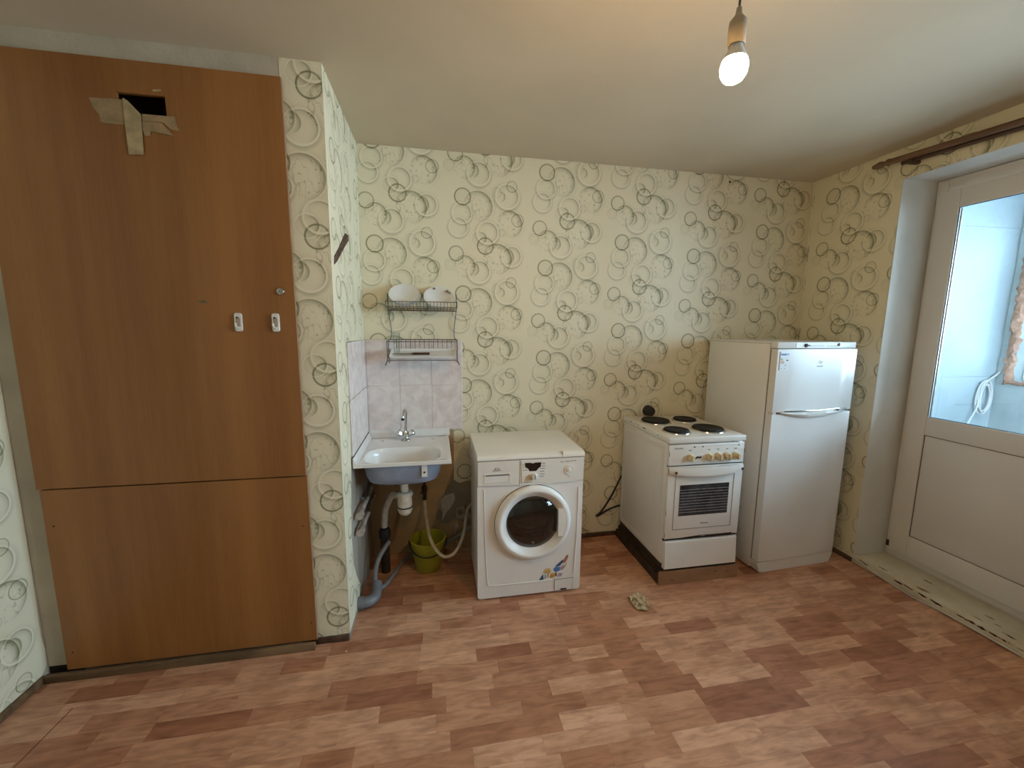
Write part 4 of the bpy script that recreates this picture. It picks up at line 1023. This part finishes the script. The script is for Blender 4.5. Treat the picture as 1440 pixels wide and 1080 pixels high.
for x, lab in ((.586, 'beige wall socket under the sink, the left one of two'), (.659, 'beige wall socket next to the washing machine, with plug')):
    so = thing('wall_socket', lab, 'socket', (x, -.0019, .268), 0, 'wall sockets behind the washing machine')
    bm = bmesh.new(); prism(bm, rrect(-.0285, .0285, -.043, .043, .006), -.020, 0); obj('cover', bm, 'socket_beige', so)
    LA('socket_well', [(.019, .0), (.021, .002), (.017, .003), (.015, .0005), (0, .0005)], (0, -.0201, .006), 'stain_brown', so, axis=(0, -1, 0), seg=20)
    for s in (-1, 1): LA('socket_hole', [(.003, 0), (0, .0003)], (s * .0095, -.0208, .006), 'black_plastic', so, axis=(0, -1, 0), seg=8)
pc = thing('plug_adapter', 'pale plug with a thin cord hanging below the sockets', 'plug', (.560, -.012, .180))
bm = bmesh.new(); prism(bm, [(-.008, .040), (.006, .040), (.016, -.016), (-.018, -.016)], -.014, .0095); obj('plug_body', bm, 'torn_paper', pc)
T('cord', [(-.005, -.002, -.016), (-.01, -.01, -.08), (.02, -.03, -.150), (.07, -.05, -.172), (.12, .0, -.171), (.15, -.005, -.14)], .0032, 'cable_white', pc, 6, 4)

# ------------------------------------------------------------------ wire dish rack and its dishes
rk = thing('dish_rack', 'brown wire dish rack with two shelves on the wall above the sink', 'dish rack', (.362, -.012, 1.30))
rx = .207; wr_ = .0024
for s in (-1, 1):
    T('side_frame', [(s * (rx + .004), -.004, .43), (s * (rx + .002), -.004, .33), (s * (rx - .012), -.004, .22), (s * (rx - .010), -.004, .16), (s * (rx + .006), -.004, .13), (s * (rx + .006), -.004, .0)], wr_ * 1.25, 'wire_steel', rk, 6, 4)
    T('side_frame', [(s * (rx + .004), -.004, .342), (s * rx, -.150, .345), (s * rx, -.150, .375), (s * (rx + .003), -.004, .40)], wr_, 'wire_steel', rk, 6)
    T('side_frame', [(s * (rx + .006), -.004, .073), (s * (rx - .004), -.185, .030), (s * (rx - .004), -.185, .140), (s * (rx + .006), -.004, .148)], wr_, 'wire_steel', rk, 6)
    T('foot', [(s * (rx - .004), -.185, .030), (s * (rx + .003), -.19, .016), (s * (rx + .009), -.19, .0)], wr_ * 1.2, 'wire_steel', rk, 6)
def rail(y, z, r=wr_): T('rail', [(-rx, y, z), (rx, y, z)], r, 'wire_steel', rk, 6)
for y, z in ((-.150, .345), (-.150, .375), (-.004, .342), (-.10, .3265), (-.03, .3265), (-.185, .030), (-.185, .140), (-.004, .073), (-.004, .148), (-.09, .053)): rail(y, z)
bm = bmesh.new(); tube(bm, [(0, -.004, .148), (0, -.004, .073)], .0018, 5); w1 = obj('wire', bm, 'wire_steel', rk, True); w1.location.x = -.165
for i in range(1, 13): copy_of(w1, rk, (i * .0285, 0, 0))
bm = bmesh.new(); tube(bm, [(0, -.150, .373), (0, -.150, .345), (0, -.138, .336), (0, -.10, .329), (0, -.03, .329), (0, -.004, .342)], .0016, 5); w2_ = obj('wire', bm, 'wire_steel', rk, True); w2_.location.x = -.19
for i in range(1, 20): copy_of(w2_, rk, (i * .020, 0, 0))
# tray in the lower shelf
tr_ = thing('drip_tray', 'shallow white tray lying in the lower shelf of the dish rack', 'tray', (.364, -.108, 1.3585)); tr_.rotation_euler.x = math.radians(13.5)
bm = bmesh.new(); q_ = [(-.198, -.072), (.198, -.072), (.198, .086), (-.198, .086)]
o4 = lambda s, z: [bm.verts.new((x * s, y_ * s, z)) for x, y_ in q_]
ll = [o4(.96, 0), o4(1, .012), o4(.985, .012), o4(.945, .002)]
for a, b in zip(ll, ll[1:]): bridge(bm, a, b)
bm.faces.new(ll[0][::-1]); bm.faces.new(ll[-1]); obj('tray_body', bm, 'porcelain', tr_)
kf = thing('knife', 'kitchen knife with dark reddish handle lying on the rack tray', 'knife', (.330, -.120, 1.3660), 0); kf.rotation_euler.x = math.radians(13.5)
B('handle', (-.030, .072, -.009, .009, -.006, .006), 'knife_handle', kf, .004); 
PR('blade', [(-.15, -.004), (-.09, -.012), (-.0305, -.012), (-.0305, .008), (-.10, .008)], -.001, .001, 'dull_metal', kf, 'xy')
B('bolster', (-.040, -.0302, -.010, .009, -.005, .005), 'stain_brown', kf, .002, 1)
gl = thing('drinking_glass', 'clear drinking glass at the left end of the rack shelf', 'glass', (.205, -.105, 1.3640))
LA('glass_body', [(0, .002), (.017, .001), (.018, .004), (.022, .125), (.0225, .127), (.021, .127), (.0165, .008), (0, .007)], (0, 0, 0), 'tumbler_glass', gl, seg=24, close=False)
def plate(name, x, y, z, r, tilt, label, decor=False, twist=0):
    t = thing(name, label, 'plate', (x, y, z), 0, 'plates in the rack'); t.rotation_euler = (math.radians(tilt), 0, twist)
    LA('dish', [(0, .0), (r * .55, .0), (r * .62, .004), (r * .70, .010), (r * .97, .018), (r, .0195), (r, .0215), (r * .95, .0205), (r * .68, .0135), (r * .58, .007), (0, .004)], (0, 0, 0), 'porcelain', t, seg=40, close=False)
    if decor:
        for px_, py_, s in ((.56, .52, .016), (-.30, .80, .011), (.72, .36, .010)):
            PR('painted_flower', [(px_ * r + s * (.6 + .4 * math.cos(5 * a)) * math.cos(a), py_ * r + s * (.6 + .4 * math.cos(5 * a)) * math.sin(a)) for a in [2 * math.pi * i / 20 for i in range(20)]], .0205 if abs(px_) > .5 else .0165, .0222 if abs(px_) > .5 else .0205, 'flower_brown', t, 'xy')
    return t
# tilt: local z axis turned towards the viewer and up
for i in range(3):
    plate('plate', .262 - i * .004, -.066 - i * .0057, 1.7000 + i * .0057, .092 - i * .002, 45, ('white plate at the back of the left plate stack in the rack', 'white plate in the middle of the left plate stack in the rack', 'white plate at the front of the left plate stack in the rack')[i])
plate('plate', .462, -.066, 1.7000, .092, 45, 'white plate with brown painted flowers on the right of the rack', True)

# ------------------------------------------------------------------ stove cable and plug, fridge cord, floor bits
spg = thing('stove_plug', 'round black power plug on the wall above the stove', 'plug', (1.945, -.0019, .940))
LA('socket_base', [(.040, 0), (.040, .012), (.036, .016)], (0, 0, 0), 'black_plastic', spg, axis=(0, -1, 0), seg=24)
LA('plug_body', [(.036, .0162), (.037, .03), (.033, .05), (.02, .056), (0, .057)], (0, 0, 0), 'rubber', spg, axis=(0, -1, 0), seg=20)
tag(T('stove_cable', [(1.945, -.0115, .892), (1.90, -.012, .75), (1.80, -.0115, .54), (1.755, -.0115, .447), (1.69, -.0115, .31), (1.62, -.0115, .20), (1.580, -.0115, .164), (1.60, -.0115, .166), (1.66, -.0115, .200), (1.73, -.0115, .225), (1.80, -.0115, .235)], .0065, 'rubber', None, 8, 5),
    'black power cable sagging against the wall left of the stove', 'cable')
tag(T('power_cable', [(2.405, -.012, 1.20), (2.372, -.012, 1.13), (2.352, -.012, 1.02), (2.354, -.012, .90), (2.36, -.012, .70)], .004, 'cable_white', None, 7, 5), 'pale power cable on the wall between stove and fridge', 'cable')
tag(T('antenna_cable', [(3.137, -.60, .040), (3.137, -.70, .028), (3.137, -.80, .012), (3.134, -.90, .006), (3.128, -.98, .005), (3.136, -1.06, .008), (3.139, -1.2, .012), (3.139, -1.42, .012)], .0042, 'cable_white', None, 7, 5), 'thin white cable running along the foot of the door threshold', 'cable')
bm = bmesh.new(); n = 9; g_ = {}
out_ = [(1.504, -.700), (1.545, -.682), (1.579, -.675), (1.596, -.730), (1.585, -.790), (1.548, -.826), (1.502, -.808), (1.492, -.755)]
cx_ = sum(p[0] for p in out_) / 8; cy_ = sum(p[1] for p in out_) / 8
rings_ = []
for k_ in (1, .8, .58, .3):
    ring_ = []
    for i in range(24):
        a, b = out_[i // 3], out_[(i // 3 + 1) % 8]; t = (i % 3) / 3
        x = cx_ + (a[0] + (b[0] - a[0]) * t - cx_) * k_; y = cy_ + (a[1] + (b[1] - a[1]) * t - cy_) * k_
        ring_.append(bm.verts.new((x, y, .0025 + .016 * abs(noise.noise((x * 55, y * 55, 1.3))) + (.004 if k_ == 1 else 0))))
    rings_.append(ring_)
for a, b in zip(rings_, rings_[1:]): bridge(bm, a, b)
bm.faces.new(rings_[-1])
sc_ = obj('paper_scrap', bm, 'scrap'); so_ = sc_.modifiers.new('thickness', 'SOLIDIFY'); so_.thickness = .0015
tag(sc_, 'crumpled yellowish scrap of paper lying on the floor before the stove', 'paper scrap')
cr = LA('crumb', [(0, 0), (.004, .001), (.0035, .004), (0, .005)], (-.003, -.835, .0002), 'porcelain', seg=7)
tag(cr, 'tiny white crumb on the floor before the wallpapered pier', 'crumb')
